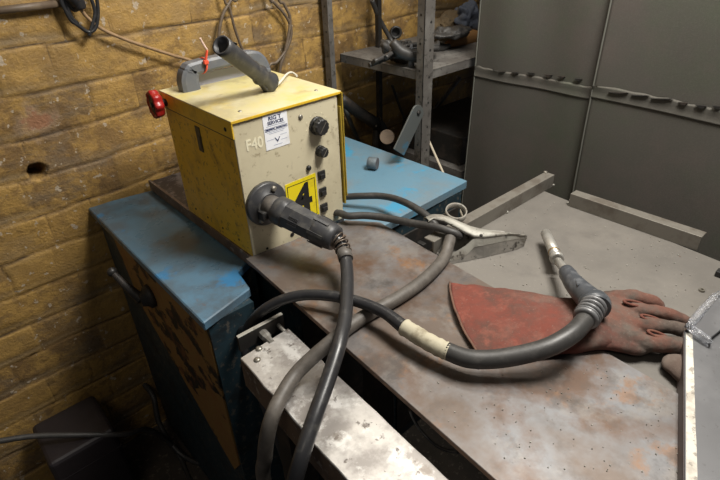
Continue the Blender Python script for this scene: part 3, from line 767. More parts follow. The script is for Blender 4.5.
lead2 = [at(591, 311, .060), at(586, 319, .060), at(573, 333, .059), at(551, 346, .052), at(525, 354, .043), at(495, 359, .035), at(468, 358.5, .032), at(447, 351, .032), at(425, 340, .033), at(404, 327, .035), at(385, 313, .037), at(362, 303, .036), at(335, 296.5, .034), at(305, 295, .026), at(280, 301, .010), at(260, 313, -.020), at(248, 328, -.08), at(243, 345, -.16), V(.33, .66, -.36), V(.36, .67, -.60), V(.44, .64, -.88)]
rads = [.0145] * 7 + [.0118] * 3 + [.0100] * 11
b = B().m('rubber2'); b.tube(lead2[6:], rads[6:], 16, 8)
lo = tag(build('torch_lead', b), 'black torch lead arching from the taped joint over the plate to the floor', 'cable')
b = B().m('rubber'); b.tube(lead2[:8], rads[:7] + [.0140], 18, 8); build('outer_sleeve', b, parent=lo)
b = B().m('tape')
tp_ = catm([at(449, 352, .032), at(441, 348.5, .0325), at(425, 340, .033), at(412, 332, .0342), at(404, 327, .035)], 5)
rr = random.Random(9)
b.tube(tp_, [.0140 + rr.uniform(-.0007, .0010) for _ in tp_], 18, 1); tag(build('tape_wrap', b, parent=lo), 'dirty cream tape wrapped round the joint')

# earth lead (lead 3)
e3 = [at(452, 232, .030), at(449, 243, .022), at(445, 256, .013), at(436, 268, .012), at(420, 283, .012), at(398, 298, .012), at(372, 312, .012), at(350, 326, .012), at(332, 341, .010), at(312, 358, -.006), at(296, 374, -.020), at(284, 392, -.026), at(274, 412, -.034), at(268, 432, -.06), at(265, 456, -.11), at(266, 490, -.20), V(.19, .42, -.45), V(.20, .40, -.885)]
b = B().m('rubber3'); b.tube(e3, .0122, 16, 8)
tag(build('earth_lead', b), 'dull brown-grey earth lead from the clamp across the plate and channel', 'cable')
# two leads behind
la = [V(.664, FY + .003, .012), V(.667, FY - .016, .016), at(348, 216, .022), at(364, 215.5, .024), at(380, 217, .024), at(394, 219.5, .026), at(414, 223.5, .032), at(435, 227, .040), at(452, 232, .038), at(462, 236, .028)]
b = B().m('rubber'); b.tube(la, .0085, 14, 8)
tag(build('clamp_lead', b), 'dark cable from the lower right of the cream panel into the clamp jaws', 'cable')
lb = [V(.722, 1.20, -.02), V(.728, 1.05, -.018), V(.745, .955, -.012), at(362, 196, .000), at(380, 196, .006), at(396, 199, .014), at(412, 206, .022), at(428, 217, .020), at(441, 232, .000), at(450, 243, -.001)]
b = B().m('rubber'); b.tube(lb, .0085, 14, 8)
tag(build('feed_lead', b), 'dark cable curving over the pale blue cabinet to behind the clamp', 'cable')

# small cable hanging in the gap
g_ = [at(410, 410, -.012), at(414, 420, -.03), at(422, 432, -.045), at(434, 444, -.05), at(446, 450, -.045), at(458, 452, -.03)]
g_ = [V(p.x, p.y, p.z) for p in g_]
b = B().m('rubber2'); b.tube(g_, .0025, 8, 5); tag(build('thin_wire', b), 'thin black wire looping in the dark gap beside the rusty plate', 'wire')

# ================================================================== earth clamp
t = thing('earth_clamp', 'dirty galvanised earth clamp with a ring at the back, by the angle iron', 'clamp', at(490, 255, TB))
# lower jaw : sheet channel tapering to the tip
def shell(b, secs, thick=.0022, smooth=False):
    """secs: list of open profiles (lists of points); builds a sheet with thickness"""
    n = len(secs[0]); top = [[b.bm.verts.new(p) for p in s_] for s_ in secs]
    cen = sum((p for s_ in secs for p in s_), V(0, 0, 0)) / (len(secs) * n)
    bot = []
    for i, s_ in enumerate(secs):
        row = []
        sc = sum(s_, V(0, 0, 0)) / n
        for p in s_:
            dq = (sc - p); row.append(b.bm.verts.new(p + (dq.normalized() * thick if dq.length > 1e-6 else V(0, 0, -thick))))
        bot.append(row)
    fs = []
    for a, c_ in zip(top, top[1:]):
        for i in range(n - 1): fs.append(b.bm.faces.new((a[i], a[i + 1], c_[i + 1], c_[i])))
    for a, c_ in zip(bot, bot[1:]):
        for i in range(n - 1): fs.append(b.bm.faces.new((a[i], c_[i], c_[i + 1], a[i + 1])))
    for k in (0, -1):
        for i in range(n - 1): fs.append(b.bm.faces.new((top[k][i], bot[k][i], bot[k][i + 1], top[k][i + 1])))
    for i in (0, n - 1):
        for k in range(len(top) - 1): fs.append(b.bm.faces.new((top[k][i], top[k + 1][i], bot[k + 1][i], bot[k][i])))
    b._f(fs, smooth)
S = V(.35, .93, 0).normalized()
low = [((449, 254, .020), (447, 264)), ((458, 250, .026), (458, 262.5)), ((466, 245, .033), (467, 261)), ((471, 240.5, .040), (471, 260)), ((474, 238, .044), (475, 259)), ((484, 239, .041), (484, 257.5)), ((496, 237.5, .039), (496, 254.5)), ((510, 236, .034), (511, 251)), ((520, 236, .029), (519, 248.5)), ((527, 237.5, .024), (524, 246))]
b = B().m('galvdirty'); secs = []
for i, ((x, y, z), (x2, y2)) in enumerate(low):
    T_ = at(x, y, z + TB); G_ = at(x2, y2, TB + .001); w_ = .046 if i < 7 else .046 - .011 * (i - 6)
    secs.append([T_, T_.lerp(G_, .35), T_.lerp(G_, .7), G_, G_ + S * w_, V(T_.x, T_.y, T_.z) + S * w_ - V(0, 0, .006)])
shell(b, secs); lj = build('lower_jaw', b, parent=t)
b = B().m('galv'); secs = []
for i, ((x, y, z), (x2, y2)) in enumerate(low):
    T_ = at(x, y, z + TB); G_ = at(x2, y2, TB + .001); o_ = V(-.35, -.93, .1) * .0006
    q_ = (.75, .75, .62, .5, .42, .34, .30, .26, .2, .15)[i]
    secs.append([T_ + o_, T_.lerp(G_, q_ * .5) + o_, T_.lerp(G_, q_) + o_])
shell(b, secs, .0008); build('jaw_lip', b, parent=lj)
upj = [((428.5, 222.5, .058), (429, 220, .062)), ((433, 220, .061), (436, 216.5, .067)), ((443, 222, .060), (445, 217, .067)), ((455, 228, .055), (453, 219.5, .065)), ((465, 234, .049), (463, 224, .061)), ((474, 238, .045), (474, 228.5, .055)), ((484, 238.5, .042), (485, 231.5, .050)), ((496, 237, .040), (498, 233, .046)), ((510, 235.5, .035), (511, 233.8, .040)), ((527, 237, .025), (527, 235, .029))]
b = B().m('galv'); secs = []
for i, (f_, c_) in enumerate(upj):
    F_ = at(f_[0], f_[1], f_[2] + TB); C_ = at(c_[0], c_[1], c_[2] + TB); w_ = .028 if i < 7 else .028 - .007 * (i - 6)
    secs.append([F_, F_.lerp(C_, .33) + V(0, 0, .0015), F_.lerp(C_, .66) + V(0, 0, .002), C_, C_ + S * w_ * .5 - V(0, 0, .001), C_ + S * w_ - V(0, 0, .010)])
fine_ = []
for i in range(len(secs) - 1):
    for k in range(4): fine_.append([p.lerp(q, k / 4) for p, q in zip(secs[i], secs[i + 1])])
fine_.append(secs[-1])
shell(b, fine_, .0018, True); build('upper_jaw', b, parent=t)
b = B().m('galv')
b.lathe(at(455.5, 214.5, .045), V(-.20, -.28, 1), [(0, .0235), (.013, .0235), (.013, .0205), (0, .0205)], 32, True, False); b.bm.verts.ensure_lookup_table(); build('spring_ring', b, parent=t)
b = B().m('darksteel'); 
b.lathe(at(481, 236, .046), (0, 0, 1), [(0, .0036), (.003, .003)], 10)
build('rivet', b, parent=t)
b = B().m('black'); q = at(441, 225, .034)
ring = [q + V(.0, .0, 0) + (V(.75, -.66, 0) * .014 * math.cos(2 * math.pi * k / 10) + V(0, 0, 1) * .014 * math.sin(2 * math.pi * k / 10)) - V(0, 0, .012) for k in range(11)]
b.tube(ring, .0018, 6, 3); build('tie_wrap', b, parent=t)

# ================================================================== gauntlet
t = thing('welding_gauntlet', 'red leather welding gauntlet with soiled grey-brown hand under the torch', 'glove', at(570, 325, TB))
def flat_ring(pA, pB, h, zc, n=22, bow=0.0, power=.75):
    mid = (pA + pB) / 2; hx = (pA - pB) / 2; ox = V(-hx.y, hx.x, 0).normalized()
    if ox.dot(V(-.74, .67, 0)) < 0: ox = -ox
    out = []
    for k in range(n):
        a = 2 * math.pi * k / n; ca, sa = math.cos(a), math.sin(a)
        out.append(V(mid.x, mid.y, 0) + V(hx.x, hx.y, 0) * ca + ox * (bow * (1 - ca * ca)) + V(0, 0, zc + h * (abs(sa) ** power) * (1 if sa > 0 else -1)))
    return out
g0 = TB + .003
cuff = [((450, 280), (478, 352), .0090, .010, .012), ((470, 282), (492, 354), .0120, .012, .010), ((500, 286), (517, 355), .014, .014, .005), ((530, 290.5), (542, 353), .016, .016, .0), ((560, 295), (568, 349), .018, .018, .0), ((588, 297), (596, 345), .020, .020, .0), ((602, 294), (612, 343), .020, .020, 0)]
secs = []
for pa_, pb_, h_, zc, bow in cuff:
    secs.append(flat_ring(at(*pa_, zc), at(*pb_, zc), h_, g0 + zc * 1.0, 26, bow))
b = B().m('leather')
# refine along the length and wrinkle
fine = []
for i in range(len(secs) - 1):
    for k in range(6):
        tt = k / 6; fine.append([p.lerp(q, tt) for p, q in zip(secs[i], secs[i + 1])])
fine.append(secs[-1])
from mathutils import noise as mn
for i, r_ in enumerate(fine):
    for j, p in enumerate(r_):
        nn_ = mn.noise(p * 28) * .004 + mn.noise(p * 70) * .0015
        if p.z > g0 + .008: r_[j] = p + V(0, 0, nn_)
inner = [[p.lerp(sum(r_, V(0, 0, 0)) / len(r_), .0) + (sum(r_, V(0, 0, 0)) / len(r_) - p).normalized() * .0025 for p in r_] for r_ in (fine[0], fine[4], fine[10])]
b.rings(inner[::-1] + fine, False, True)
build('cuff', b, parent=t)
b = B().m('hem'); r0 = [p.copy() for p in fine[0]]; r0.append(r0[0]); b.tube(r0, .0022, 6, 2); tag(build('cuff_hem', b, parent=t), 'brown stitched hem of the cuff')

def cap(b, pts, rad, flat=.8):
    """closed rounded tube, flattened in height"""
    t_ = B(); t_.m('leather')
    P_ = [Vector(p) for p in pts]
    d0 = (P_[0] - P_[1]).normalized(); d1 = (P_[-1] - P_[-2]).normalized()
    pp = [P_[0] + d0 * rad[0] * .9, P_[0] + d0 * rad[0] * .5] + P_ + [P_[-1] + d1 * rad[-1] * .5, P_[-1] + d1 * rad[-1] * .9]
    rr2 = [rad[0] * .35, rad[0] * .8] + list(rad) + [rad[-1] * .8, rad[-1] * .35]
    t_.tube(pp, rr2, 16, 4, 1.0 / flat, up=(0, 0, 1)); 
    b.merge(t_.bm, True)
hm = B().m('leather')
hand = [((592, 297), (600, 344), .018, .018), ((606, 293), (614, 346), .0185, .018), ((622, 292), (634, 350), .018, .017), ((632, 299), (645, 351), .015, .014), ((640, 306), (652, 349), .008, .012)]
hs = [flat_ring(at(*pa_, zc), at(*pb_, zc), h_, g0 + zc, 26) for pa_, pb_, h_, zc in hand]
hm.rings(hs, True, True)
FZ = .012
cap(hm, [at(608, 299, .014), at(630, 297, .020), at(648, 300, .014), at(659, 305.5, .004)], [.013, .0125, .0115, .0090], .9)
cap(hm, [at(625, 310, .016), at(650, 310.5, .020), at(670, 315.5, .014), at(686, 321.5, .004)], [.012, .0115, .0110, .0100], .9)
cap(hm, [at(630, 326, .016), at(656, 325.5, .020), at(678, 328.5, .014), at(696, 333, .004)], [.013, .0120, .0110, .010], .9)
cap(hm, [at(628, 339, .014), at(655, 343.5, .015), at(680, 345.5, .010), at(702, 348, .004)], [.015, .0140, .013, .012], .9)
ho = build('hand', hm, parent=t)
md = ho.modifiers.new('r', 'REMESH'); md.mode = 'VOXEL'; md.voxel_size = .0022; md.use_smooth_shade = True
md = ho.modifiers.new('s', 'SMOOTH'); md.factor = .5; md.iterations = 3
tx = bpy.data.textures.new('crease', 'CLOUDS'); tx.noise_scale = .03; tx.noise_depth = 3
md = ho.modifiers.new('d', 'DISPLACE'); md.texture = tx; md.strength = .006; md.mid_level = .5
# open seam folds between the fingers
for (x0, y0, x1, y1, zz) in ((624, 301.5, 645, 305.5, .034), (641, 316, 662, 322, .033), (648, 331.5, 668, 338.5, .031)):
    b = B().m('leatherfold'); a_, c_ = at(x0, y0, zz), at(x1, y1, zz - .010); dd = c_ - a_; sd = V(-dd.y, dd.x, 0).normalized()
    lp = [(a_ + c_) / 2 + dd * (.5 * math.cos(k * math.pi / 8)) + sd * (.0065 * math.sin(k * math.pi / 8)) for k in range(17)]
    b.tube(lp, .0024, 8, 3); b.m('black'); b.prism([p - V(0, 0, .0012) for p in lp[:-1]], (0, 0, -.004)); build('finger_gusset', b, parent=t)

# second glove finger beneath
b = B().m('leatherhand')
cap(b, [at(668, 362, .004), at(679, 366, .005), at(694, 374, .005), at(715, 386, .004)], [.009, .013, .016, .015], .5)
tag(build('glove_finger', b), 'grey flattened leather finger of another glove poking out below the gauntlet', 'glove')

# ================================================================== right foreground sheet and bagged plate
RZ = .026
pA, pB, pC, pD = at(683.5, 331, RZ), at(683.5, 540, RZ), at(820, 540, RZ), at(790, 300, RZ)
c = thing('steel_sheet', 'grey steel sheet with a white painted edge in the right foreground', 'steel sheet', (pA + pC) / 2 - V(0, 0, RZ - TB))
b = B().m('greenplate'); b.prism([pA, pB, pC, pD], (0, 0, -.004), .0006); build('sheet', b, parent=c)
b = B().m('sheetedge'); b.prism([pA, pB, pB + V(.004, 0, 0), pA + V(.004, 0, 0)], (0, 0, -(RZ - TB) + .0005)); b.prism([pA, pD, pD + V(0, -.004, 0), pA + V(0, -.004, 0)], (0, 0, -(RZ - TB) + .0005)); build('folded_edge', b, parent=c)
e1_, e2_ = at(686, 333, RZ), at(686, 540, RZ); f1, f2 = at(692.5, 333, RZ), at(699.5, 540, RZ)
b = B().m('chalk'); pts = []
rr = random.Random(4)
for k in range(25): pts.append(f1.lerp(f2, k / 24) + V(rr.uniform(-.0006, .0006), 0, 0))
b.prism([e1_] + pts + [e2_], (0, 0, .0004)); tag(build('white_stripe', b, parent=c), 'uneven white painted stripe')

FZ = RZ + .004
c = thing('wrapped_plate', 'small bright steel plate in crumpled clear plastic at the sheet corner', 'plate', at(705, 320, RZ))
b = B().m('greenplate'); b.prism([at(692, 323, FZ + .006), at(709, 339, FZ + .006), at(735, 318, FZ + .006), at(722, 285, FZ + .006), at(716, 300, FZ + .006)], (0, 0, -.005), .0006); build('steel_piece', b, parent=c)
b = B().m('film')
def film(poly_pts, seed, zb):
    rr = random.Random(seed); rs_ = []
    for (x0, y0, x1, y1, w_) in poly_pts:
        a_, c_ = at(x0, y0, zb), at(x1, y1, zb); row = []
        for k in range(10):
            q = k / 9; p = a_.lerp(c_, q); row.append(p + V(0, 0, w_ * math.sin(math.pi * q) + rr.uniform(-.0018, .0022)))
        rs_.append(row)
    shell(b, rs_, .0012, True)
film([(684, 327, 692, 331, .006), (688, 320, 698, 325, .008), (694, 312, 704, 317, .009), (702, 304, 710, 309, .009), (710, 296, 716, 301, .008), (716, 292, 722, 297, .006)], 1, FZ + .004)
film([(685, 328, 690, 324, .004), (690, 333, 696, 328, .006), (698, 338, 703, 333, .007), (706, 343, 710, 338, .006), (711, 345, 712, 341, .003)], 2, FZ + .003)
build('plastic_wrap', b, parent=c)
b = B().m('blackplastic'); q = at(722, 277, TB); b.box(q + V(-.008, -.012, 0), q + V(.010, .012, .012), .002); tag(build('black_clip', b), 'small black lump at the right edge of the grey table', 'clip')

# ================================================================== rack
RU, RV, RS = 1.145, 1.012, .218
t = thing('steel_rack', 'grey slotted-angle steel rack against the brick wall beside the curtains', 'rack', (1.5, 1.2, -.9))
def post(u, v, su, sv, top=1.0):
    b = B().m('shelf'); w_ = .040; th_ = .003; w2 = .028
    b.box((min(u, u + su * w_), min(v, v + sv * th_), -.9), (max(u, u + su * w_), max(v, v + sv * th_), top))
    b.box((min(u, u + su * th_), min(v, v + sv * w2), -.9), (max(u, u + su * th_), max(v, v + sv * w2), top))
    b.m('black')
    z = -.85
    while z < top:
        b.lathe((u + su * w_ * .62, v, z), (0, -sv, 0), [(0, .0035), (.0005, .0035)], 10)
        b.lathe((u, v + sv * w2 * .55, z + .02), (-su, 0, 0), [(0, .0035), (.0005, .0035)], 10)
        z += .075
    o = build('post', b, parent=t); return o
post(RU, RV, 1, 1); post(RU - .052, 1.398, 1, -1); post(1.95, RV, -1, 1); post(1.95, 1.398, -1, -1)
b = B().m('shelf'); b.box((RU + .004, RV + .004, RS - .004), (1.946, 1.388, RS)); b.box((RU + .004, RV + .004, RS - .026), (1.946, RV + .008, RS - .003)); b.box((RU + .004, RV + .008, RS - .026), (RU + .008, 1.388, RS - .003)); b.box((RU + .004, 1.384, RS - .026), (1.946, 1.388, RS - .003)); b.box((1.942, RV + .008, RS - .026), (1.946, 1.388, RS - .003))
build('shelf', b, parent=t)
b = B().m('shelf'); b.box((RU + .22, RV + .004, -.20), (1.946, 1.388, -.165)); build('shelf', b, parent=t)
b = B().m('strap'); s0_, s1_ = at(424, 112, 0), 0
p1 = aty(417, 112, RV - .004); p2 = aty(398, 152, RV - .004); dS = (p2 - p1).normalized(); nS = V(-dS.z, 0, dS.x)
outl = [p1 + nS * (.027 * math.cos(a)) - dS * (.020 * math.sin(a)) for a in [math.pi * k / 8 for k in range(9)]] + [p2 - nS * .027, p2 + nS * .027]
b.prism(outl, (0, -.005, 0), .0008); tag(build('brace', b, parent=t), 'flat blue-grey strap brace with rounded end')
b = B().m('darksteel'); b.lathe(p1 + V(0, -.005, 0), (0, -1, 0), [(0, .007), (.004, .007), (.006, .004)], 6, False); build('bolt', b, parent=t)
b = B().m('shelf'); p1 = aty(460, 78, 1.39); p2 = aty(429, 116, 1.39)
b.tube([p1, p2], .009, 4, 1); build('brace', b, parent=t)
b = B().m('darksteel'); u_ = aty(379, 70, 1.36).x; b.box((u_ - .008, 1.352, -.3), (u_ + .008, 1.368, .9)); build('upright', b, parent=t)

# ------ things on the shelf
def P_sh(x, y, h=0.0): return at(x, y, RS + h)
b = B().m('rubber')
rr = random.Random(11)
for k in range(5):
    base = P_sh(398 + k * 3, 60 - k * 1.5, .012 + .006 * k)
    b.tube([base + V(-.10 + rr.uniform(-.02, .02), .02, 0), base + V(-.03, rr.uniform(-.02, .03), .012), base + V(.03, rr.uniform(-.02, .02), .022), base + V(.10, rr.uniform(-.03, .0), .008), base + V(.16, .03, .004)], .007, 8, 5)
tag(build('cable_bundle', b), 'dark tangled cable bundle lying on the grey rack shelf', 'cable')
b = B().m('rubber'); q = P_sh(402, 52, .045)
for (dx, dy, dz, r_) in ((0, 0, 0, .034),):
    b.tube([q + V(-.02, .02, .03), q, q + V(.035, -.03, -.015), q + V(.05, -.05, -.03)], [.012, .019, .018, .010], 14, 5)
tag(build('rubber_elbow', b), 'black rounded hose end standing on the shelf beside the front post', 'hose')
b = B().m('greyplastic'); q = P_sh(411, 67, 0)
b.lathe(q, (0, 0, 1), [(0, .010), (.03, .010), (.034, .006), (.045, .006), (.046, .008), (.056, .008), (.057, .005), (.066, .004)], 16)
tag(build('small_bottle', b), 'small grey bottle on the shelf touching the front post', 'bottle')
b = B().m('darksteel'); q = P_sh(395, 37, .01); b.m('blackplastic')
b.lathe(q + V(0, 0, .018), (-.6, -.75, .1), [(0, .020), (.03, .022), (.034, .020), (.034, .015), (.01, .014)], 20)
tag(build('pipe_coupling', b), 'dark round pipe coupling with open end on the rack shelf', 'coupling')
# leather roll and cloths right of the post
b = B().m('orange'); a_, c_ = aty(447, 45, 1.17), aty(490, 36, 1.20)
b.tube([a_, a_.lerp(c_, .4) + V(0, 0, .004), c_], [.012, .030, .033], 18, 6)
for v in b.bm.verts: v.co += V(0, 0, mn.noise(v.co * 30) * .006)
tag(build('leather_roll', b), 'orange-brown rolled leather on the rack shelf beside the curtain', 'leather')
def cloth(name, mt, px, base, amp, th_, label, seed):
    b = B().m(mt); (x0, y0), (x1, y1) = px; rs_ = []
    a_, c_ = P_sh(x0, y0, base), P_sh(x1, y1, base); side = V(0, .16, 0)
    for i in range(16):
        row = []
        for j in range(12):
            p = a_.lerp(c_, i / 15) + side * (j / 11 - .3)
            row.append(p + V(0, 0, mn.noise(p * 16 + V(seed, 0, 0)) * amp + amp * .6 * math.sin(i * .9 + seed)))
        rs_.append(row)
    shell(b, rs_, th_, True); return tag(build(name, b), label, 'cloth')
def lump(name, mt, c_, dims, rotz, amp, label, cat, sc=22, seed=0):
    b = B().m(mt); t_ = bmesh.new(); bmesh.ops.create_icosphere(t_, subdivisions=5, radius=1)
    R_ = Matrix.Rotation(rotz, 3, 'Z')
    for v in t_.verts:
        p = Vector((v.co.x * dims[0], v.co.y * dims[1], v.co.z * dims[2])); nr = v.co.copy()
        f_ = mn.noise(p * sc + V(seed, 0, 0)) + .6 * abs(mn.noise(p * sc * 2.1 + V(0, seed, 0)))
        v.co = c_ + R_ @ (p + nr * amp * f_)
    b.merge(t_, True); return tag(build(name, b), label, cat)
lump('black_sleeve', 'rubber', aty(452, 32, 1.15), (.085, .05, .012), .1, .014, 'black crumpled sleeve lying on top of the leather roll', 'sleeve', 30, 3)
lump('brown_rag', 'olivecloth', aty(448, 23, 1.26), (.085, .04, .030), .1, .030, 'brown folded rag heaped at the back of the rack shelf', 'rag', 26, 8)
lump('blue_rag', 'bluecloth', aty(466, 18, 1.22), (.050, .04, .036), .1, .030, 'blue-grey cloth at the top of the shelf heap beside the curtain', 'rag', 24, 5)
lump('dark_hose_heap', 'rubber', aty(398, 52, 1.15), (.026, .05, .030), .4, .022, 'black lumpy hose heap on the shelf just left of the front post', 'hose', 34, 2)
b = B().m('rubber'); q = P_sh(431, 50, .004)
b.tube([q + V(-.01, .03, .03), q + V(.0, .0, .012), q + V(.03, -.02, .006), q + V(.07, -.02, .004)], [.012, .016, .014, .007], 12, 5)
tag(build('dark_glove', b), 'dark limp leather glove end drooping just right of the front post', 'glove')

# box on the lower shelf
b = B().m('darksteel'); b.box((1.40, 1.05, -.164), (1.80, 1.34, -.06), .004); 
tag(build('storage_box', b), 'dark flat-topped box on the lower rack shelf beside the curtain', 'box')

# ------ items behind the bench
c = thing('machine_arm', 'dark jointed steel arm in the shadow behind the blue cabinets', 'machine arm', aty(365, 125, 1.33) + V(0, 0, -.2))
b = B().m('darksteel')
b.tube([aty(340, 98, 1.34), aty(358, 112, 1.33), aty(377, 124, 1.32)], [.018, .020, .022], 8, 3)
b.tube([aty(377, 120, 1.32), aty(385, 134, 1.31), aty(386, 150, 1.30)], [.018, .018, .016], 8, 3)
b.tube([aty(377, 118, 1.33), aty(375, 160, 1.33)], .013, 8, 1); build('arm', b, parent=c)
b = B().m('bolt'); b.lathe(aty(376, 126, 1.295), (0, -1, 0), [(0, .004), (.003, .003)], 8); build('bolt', b, parent=c)
q = aty(387, 137, 1.20); ax = V(-.66, -.70, .30).normalized()
b = B().m('wood'); b.lathe(q - ax * .01, ax, [(0, .023), (.002, .025), (.014, .025), (.016, .023)], 32)
tag(build('wooden_disc', b), 'dusty tan wooden disc standing upright behind the pale blue cabinet', 'disc')
b = B().m('strap'); b.tube([aty(343, 104, 1.39), aty(358, 141, 1.39)], .009, 4, 1); tag(build('grey_strip', b), 'slanting grey metal strip between the yellow unit and the rack', 'metal strip')
b = B().m('palewood'); p1, p2 = at(429, 141, -.03), at(440, 165, -.05)
p1 = atx(429, 141, 1.19); p2 = atx(441, 168, 1.17); p2 = p1 + (p2 - p1) * 3
b.tube([p1, p2], .0036, 8, 1); tag(build('white_stick', b), 'thin pale stick leaning behind the pale blue cabinet by the rack post', 'stick')
# spool / hoses standing in shade to the left of post
b = B().m('rubber'); b.tube([aty(372, 0, 1.36), aty(380, 20, 1.36), aty(391, 40, 1.34), aty(396, 52, 1.30)], .008, 8, 5); 
tag(build('grey_hose', b), 'dark hose slanting down the wall to the rack shelf', 'hose')
b = B().m('rubber'); b.tube([aty(392, 85, 1.38), aty(399, 105, 1.38), aty(405, 122, 1.37), aty(408, 150, 1.36)], .005, 8, 5); 
tag(build('thin_hose', b), 'thin dark hose hanging under the rack shelf', 'hose')

# ================================================================== welding curtains
def curtain(label, v0, v1, U0, flare, seed, zs, amp, gap_shades=()):
    c = thing('welding_curtain', label, 'curtain', (U0, (v0 + v1) / 2, -.86), None)
    b = B().m('curtain'); n, mz = 70, 60
    def pos(i, k):
        q = i / n; z = -.86 + k / mz * 1.96
        v = v0 + (v1 - v0) * q
        fold = amp * math.sin(q * 5.2 + seed) + amp * .5 * math.sin(q * 11 + seed * 2 + z * .7) 
        v += flare(z) * (1 - q)
        return V(U0 + fold + .008 * mn.noise(V(q * 3, z * 2.5, seed)), v, z)
    rs_ = [[pos(i, k) for i in range(n + 1)] for k in range(mz + 1)]
    vs_ = [[b.bm.verts.new(p) for p in r_] for r_ in rs_]; vb = [[b.bm.verts.new(p + V(.003, 0, 0)) for p in r_] for r_ in rs_]
    fs = []
    for k in range(mz):
        for i in range(n):
            fs.append(b.bm.faces.new((vs_[k][i], vs_[k][i + 1], vs_[k + 1][i + 1], vs_[k + 1][i])))
            fs.append(b.bm.faces.new((vb[k][i], vb[k + 1][i], vb[k + 1][i + 1], vb[k][i + 1])))
        for i in (0, n): fs.append(b.bm.faces.new((vs_[k][i], vs_[k + 1][i], vb[k + 1][i], vb[k][i])))
    b._f(fs, True)
    cl = build('cloth', b, parent=c)
    # seam band: overlapping flap with a puckered upper edge
    b = B().m('curtain'); rng = random.Random(seed); rs_ = []
    N_ = 160
    for i in range(N_ + 1):
        q = i / N_; v = v0 + (v1 - v0) * q
        zc = zs(v); kk = (zc + .86) / 1.96 * mz; k0 = int(kk)
        p = pos(q * n, kk) 
        puck = .004 * max(0, math.sin(q * 44 + 2.2 * math.sin(q * 13 + seed))) * (.35 + .65 * max(0, math.sin(q * 7 + seed)))
        up_ = zc + .014 + .003 * mn.noise(V(q * 18, seed, 0)) 
        x = p.x
        rs_.append([V(x - .0012 - puck, p.y, up_ - puck * .5), V(x - .0022 - puck * .5, p.y, up_ - .006), V(x - .0016, p.y, zc), V(x - .0018, p.y, zc - .016), V(x - .0026, p.y, zc - .0175), V(x - .0004, p.y, zc - .0190)])
    shell(b, rs_, .0008, True)
    build('seam', b, parent=c)
    for (gx, gy, gw, gh) in gap_shades:           # dark patches painting the shade inside the seam's pocket openings
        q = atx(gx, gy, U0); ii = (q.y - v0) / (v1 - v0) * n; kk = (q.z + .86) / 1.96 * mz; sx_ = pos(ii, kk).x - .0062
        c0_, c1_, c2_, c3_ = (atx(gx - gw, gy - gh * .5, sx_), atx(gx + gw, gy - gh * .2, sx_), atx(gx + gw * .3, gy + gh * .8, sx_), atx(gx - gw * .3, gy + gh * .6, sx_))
        b = B().m('darksteel'); b.prism([c0_, c1_, c2_, c3_], (.004, 0, 0)); build('gap_shade', b, parent=c)
    b = B().m('curtainedge')
    e_ = [pos(0, k) + V(-.0005, -.001, 0) for k in range(mz + 1)]
    b.tube(e_, .0022, 6, 1); build('edge_hem', b, parent=c)
    return c
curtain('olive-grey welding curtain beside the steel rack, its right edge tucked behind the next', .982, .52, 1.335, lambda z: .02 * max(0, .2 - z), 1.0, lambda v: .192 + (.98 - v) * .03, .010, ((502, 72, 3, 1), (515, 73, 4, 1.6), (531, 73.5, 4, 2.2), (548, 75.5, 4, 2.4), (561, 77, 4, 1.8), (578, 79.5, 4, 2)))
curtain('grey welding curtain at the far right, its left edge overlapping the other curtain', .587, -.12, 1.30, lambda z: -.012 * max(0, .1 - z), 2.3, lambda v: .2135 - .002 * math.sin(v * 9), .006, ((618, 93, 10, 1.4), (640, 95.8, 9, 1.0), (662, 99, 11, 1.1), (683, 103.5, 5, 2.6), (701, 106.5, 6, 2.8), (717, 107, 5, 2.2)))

# ================================================================== wall cables
YW = WY - .030
b = B().m('tan'); b.tube([aty(80, 8, YW), aty(88, 18, YW), aty(102, 29, YW), aty(124, 39, YW), aty(150, 48, YW), aty(175, 56, YW), aty(192, 61, YW), aty(215, 72, YW), aty(236, 100, YW - .004), V(.66, 1.372, .08), V(.665, 1.36, .006), V(.64, 1.30, -.004), V(.60, 1.22, -.005)], .0042, 10, 6)
tag(build('tan_cable', b), 'tan shiny cable sagging along the bricks towards the grey handle', 'cable')
b = B().m('rubber2')
for pts in (((63, -14), (66, 2), (72, 18), (83, 29), (90, 32), (96, 27), (98, 14), (97, 0), (94, -14)),
            ((60, -14), (63, 4), (70, 19), (76, 24), (82, 28)), ((86, -14), (93, 4), (95, 14), (92, 26), (89, 36)),
            ((58, -12), (62, 4), (70, 16), (78, 24)), ((65, -14), (68, 2), (74, 10), (80, 8))):
    b.tube([aty(x, y, YW + .004 * k) for k, (x, y) in enumerate(pts)] if False else [aty(x, y, YW - .003) for x, y in pts], .0042, 8, 5)
b.tube([V(.37, YW - .005, 1.05), V(.372, YW - .005, .75), aty(70, -14, YW - .01), aty(76, -2, YW - .01), aty(81, 9, YW - .01)], [.010, .012, .020, .017, .012], 12, 4)
tag(build('cable_coil', b), 'black cable loops hanging on the wall at the top left', 'cable')
def wc(pts, r, mt, label):
    b = B().m(mt); p_ = [aty(x, y, YW) for x, y in pts]; p_ = [V(p_[0].x - .03, YW, 1.05), V(p_[0].x - .015, YW, .75)] + p_ + [V(p_[-1].x - .03, YW, p_[-1].z - .15), V(p_[-1].x - .04, YW - .004, CT + .012)]; b.tube(p_, r, 10, 6); return tag(build('wall_cable', b), label, 'cable', 'brown cables hanging down the brick wall')
wc(((236, -12), (231, 0), (224, 12), (220, 26), (219, 42), (222, 62)), .0045, 'tancable', 'brown wall cable, leftmost of the pair above the grey handle')
wc(((222, -10), (229, 6), (234, 26), (240, 44), (246, 62)), .0038, 'tancable', 'thin dark wall cable crossing down to the right behind the grey tube')
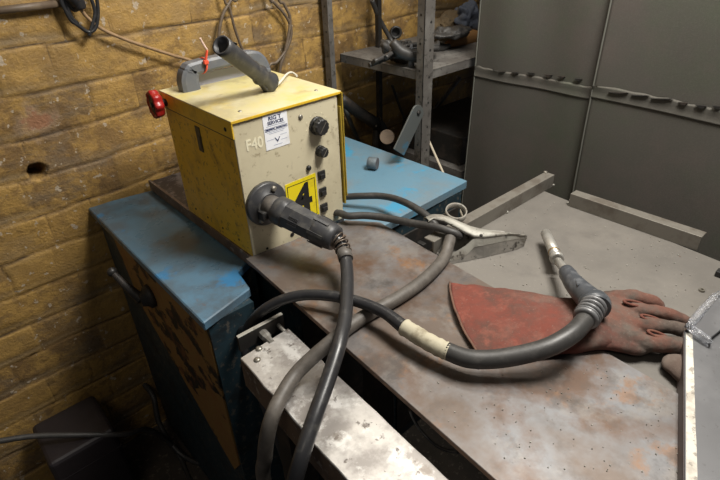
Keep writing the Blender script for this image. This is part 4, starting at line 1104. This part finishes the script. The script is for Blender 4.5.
wc(((268, -12), (274, 2), (283, 12), (290, 24), (291, 36), (286, 50), (277, 62), (268, 70)), .0045, 'tancable', 'brown wall cable bowing right, above the yellow lid')
wc(((276, -12), (284, 4), (290, 18), (288, 38), (284, 56), (280, 70)), .0045, 'tancable', 'brown wall cable hanging straighter inside the bow above the yellow lid')
# mortar-grey rail along the top left
b = B().m('tancable'); p1, p2 = aty(-30, 14, WY - .02), aty(62, 3, WY - .02); b.tube([p1, p2], .008, 12, 1); tag(build('conduit', b), 'dull conduit along the brick wall in the top left corner', 'pipe')

# ================================================================== floor things
t = thing('equipment_case', 'black case with rounded corners standing on the floor against the wall', 'case', (.01, 1.27, -.9))
cA, cB = aty(27, 424, 1.30), aty(88, 386, 1.30)
b = B().m('case'); b.box((cA.x, 1.19, -.899), (cB.x + .01, 1.37, -.585), .018, seg=4); cs = build('shell', b, parent=t)
b = B().m('case'); b.box((cA.x - .0008, 1.1892, -.66), (cB.x + .0108, 1.3708, -.655), .0005); build('lid_seam', b, parent=t)
b = B().m('rubber'); b.tube([at(-40, 448, -.50), at(0, 441, -.52), at(35, 436, -.54), at(80, 435, -.57), at(125, 434, -.62), at(150, 430, -.70), V(.25, 1.25, -.886), V(.21, 1.0, -.888)], .0075, 10, 6)
tag(build('floor_cable', b), 'dark cable crossing in front of the black case', 'cable', None)
b = B().m('rubber'); b.tube([at(140, 380, -.70), at(153, 396, -.72), at(160, 425, -.80), at(182, 455, -.88), at(215, 466, -.888), at(250, 462, -.888)], .0085, 10, 6)
tag(build('floor_cable', b), 'dark cable curving to the floor beside the blue cabinet', 'cable', None)

# ================================================================== light
def area(name, loc, target, size, size_y, power, col):
    l = bpy.data.lights.new(name, 'AREA'); l.shape = 'RECTANGLE'; l.size = size; l.size_y = size_y; l.energy = power; l.color = col
    o = bpy.data.objects.new(name, l); COL.objects.link(o); o.location = loc
    o.rotation_euler = (Vector(target) - Vector(loc)).to_track_quat('-Z', 'Y').to_euler(); return o
area('workshop_lamp', (.92, .20, 1.35), (.70, .65, 0), .45, .45, 30, (1, .96, .89))
area('ceiling_lamp', (1.15, .95, 1.7), (.6, .7, 0), 1.2, .15, 10, (1, .93, .82))
area('left_fill', (-.9, -.2, 1.9), (.3, 1.4, .3), .8, .3, 4, (1, .90, .74))  # added fill to brighten the yellow side and left wall, no real fixture
w = bpy.data.worlds.new('world'); SC.world = w; w.use_nodes = True
w.node_tree.nodes['Background'].inputs[0].default_value = (.80, .84, .95, 1)
w.node_tree.nodes['Background'].inputs[1].default_value = .045

# lift the whole place so that the floor is at z = 0
for o in list(COL.objects):
    if '_o' in o.keys(): del o['_o']
    if o.parent is None and o is not co: o.location.z += TZ
vs = SC.view_settings
vs.view_transform = 'Standard'; vs.look = 'None'; vs.exposure = 0.12; vs.gamma = 1.0; vs.use_curve_mapping = False
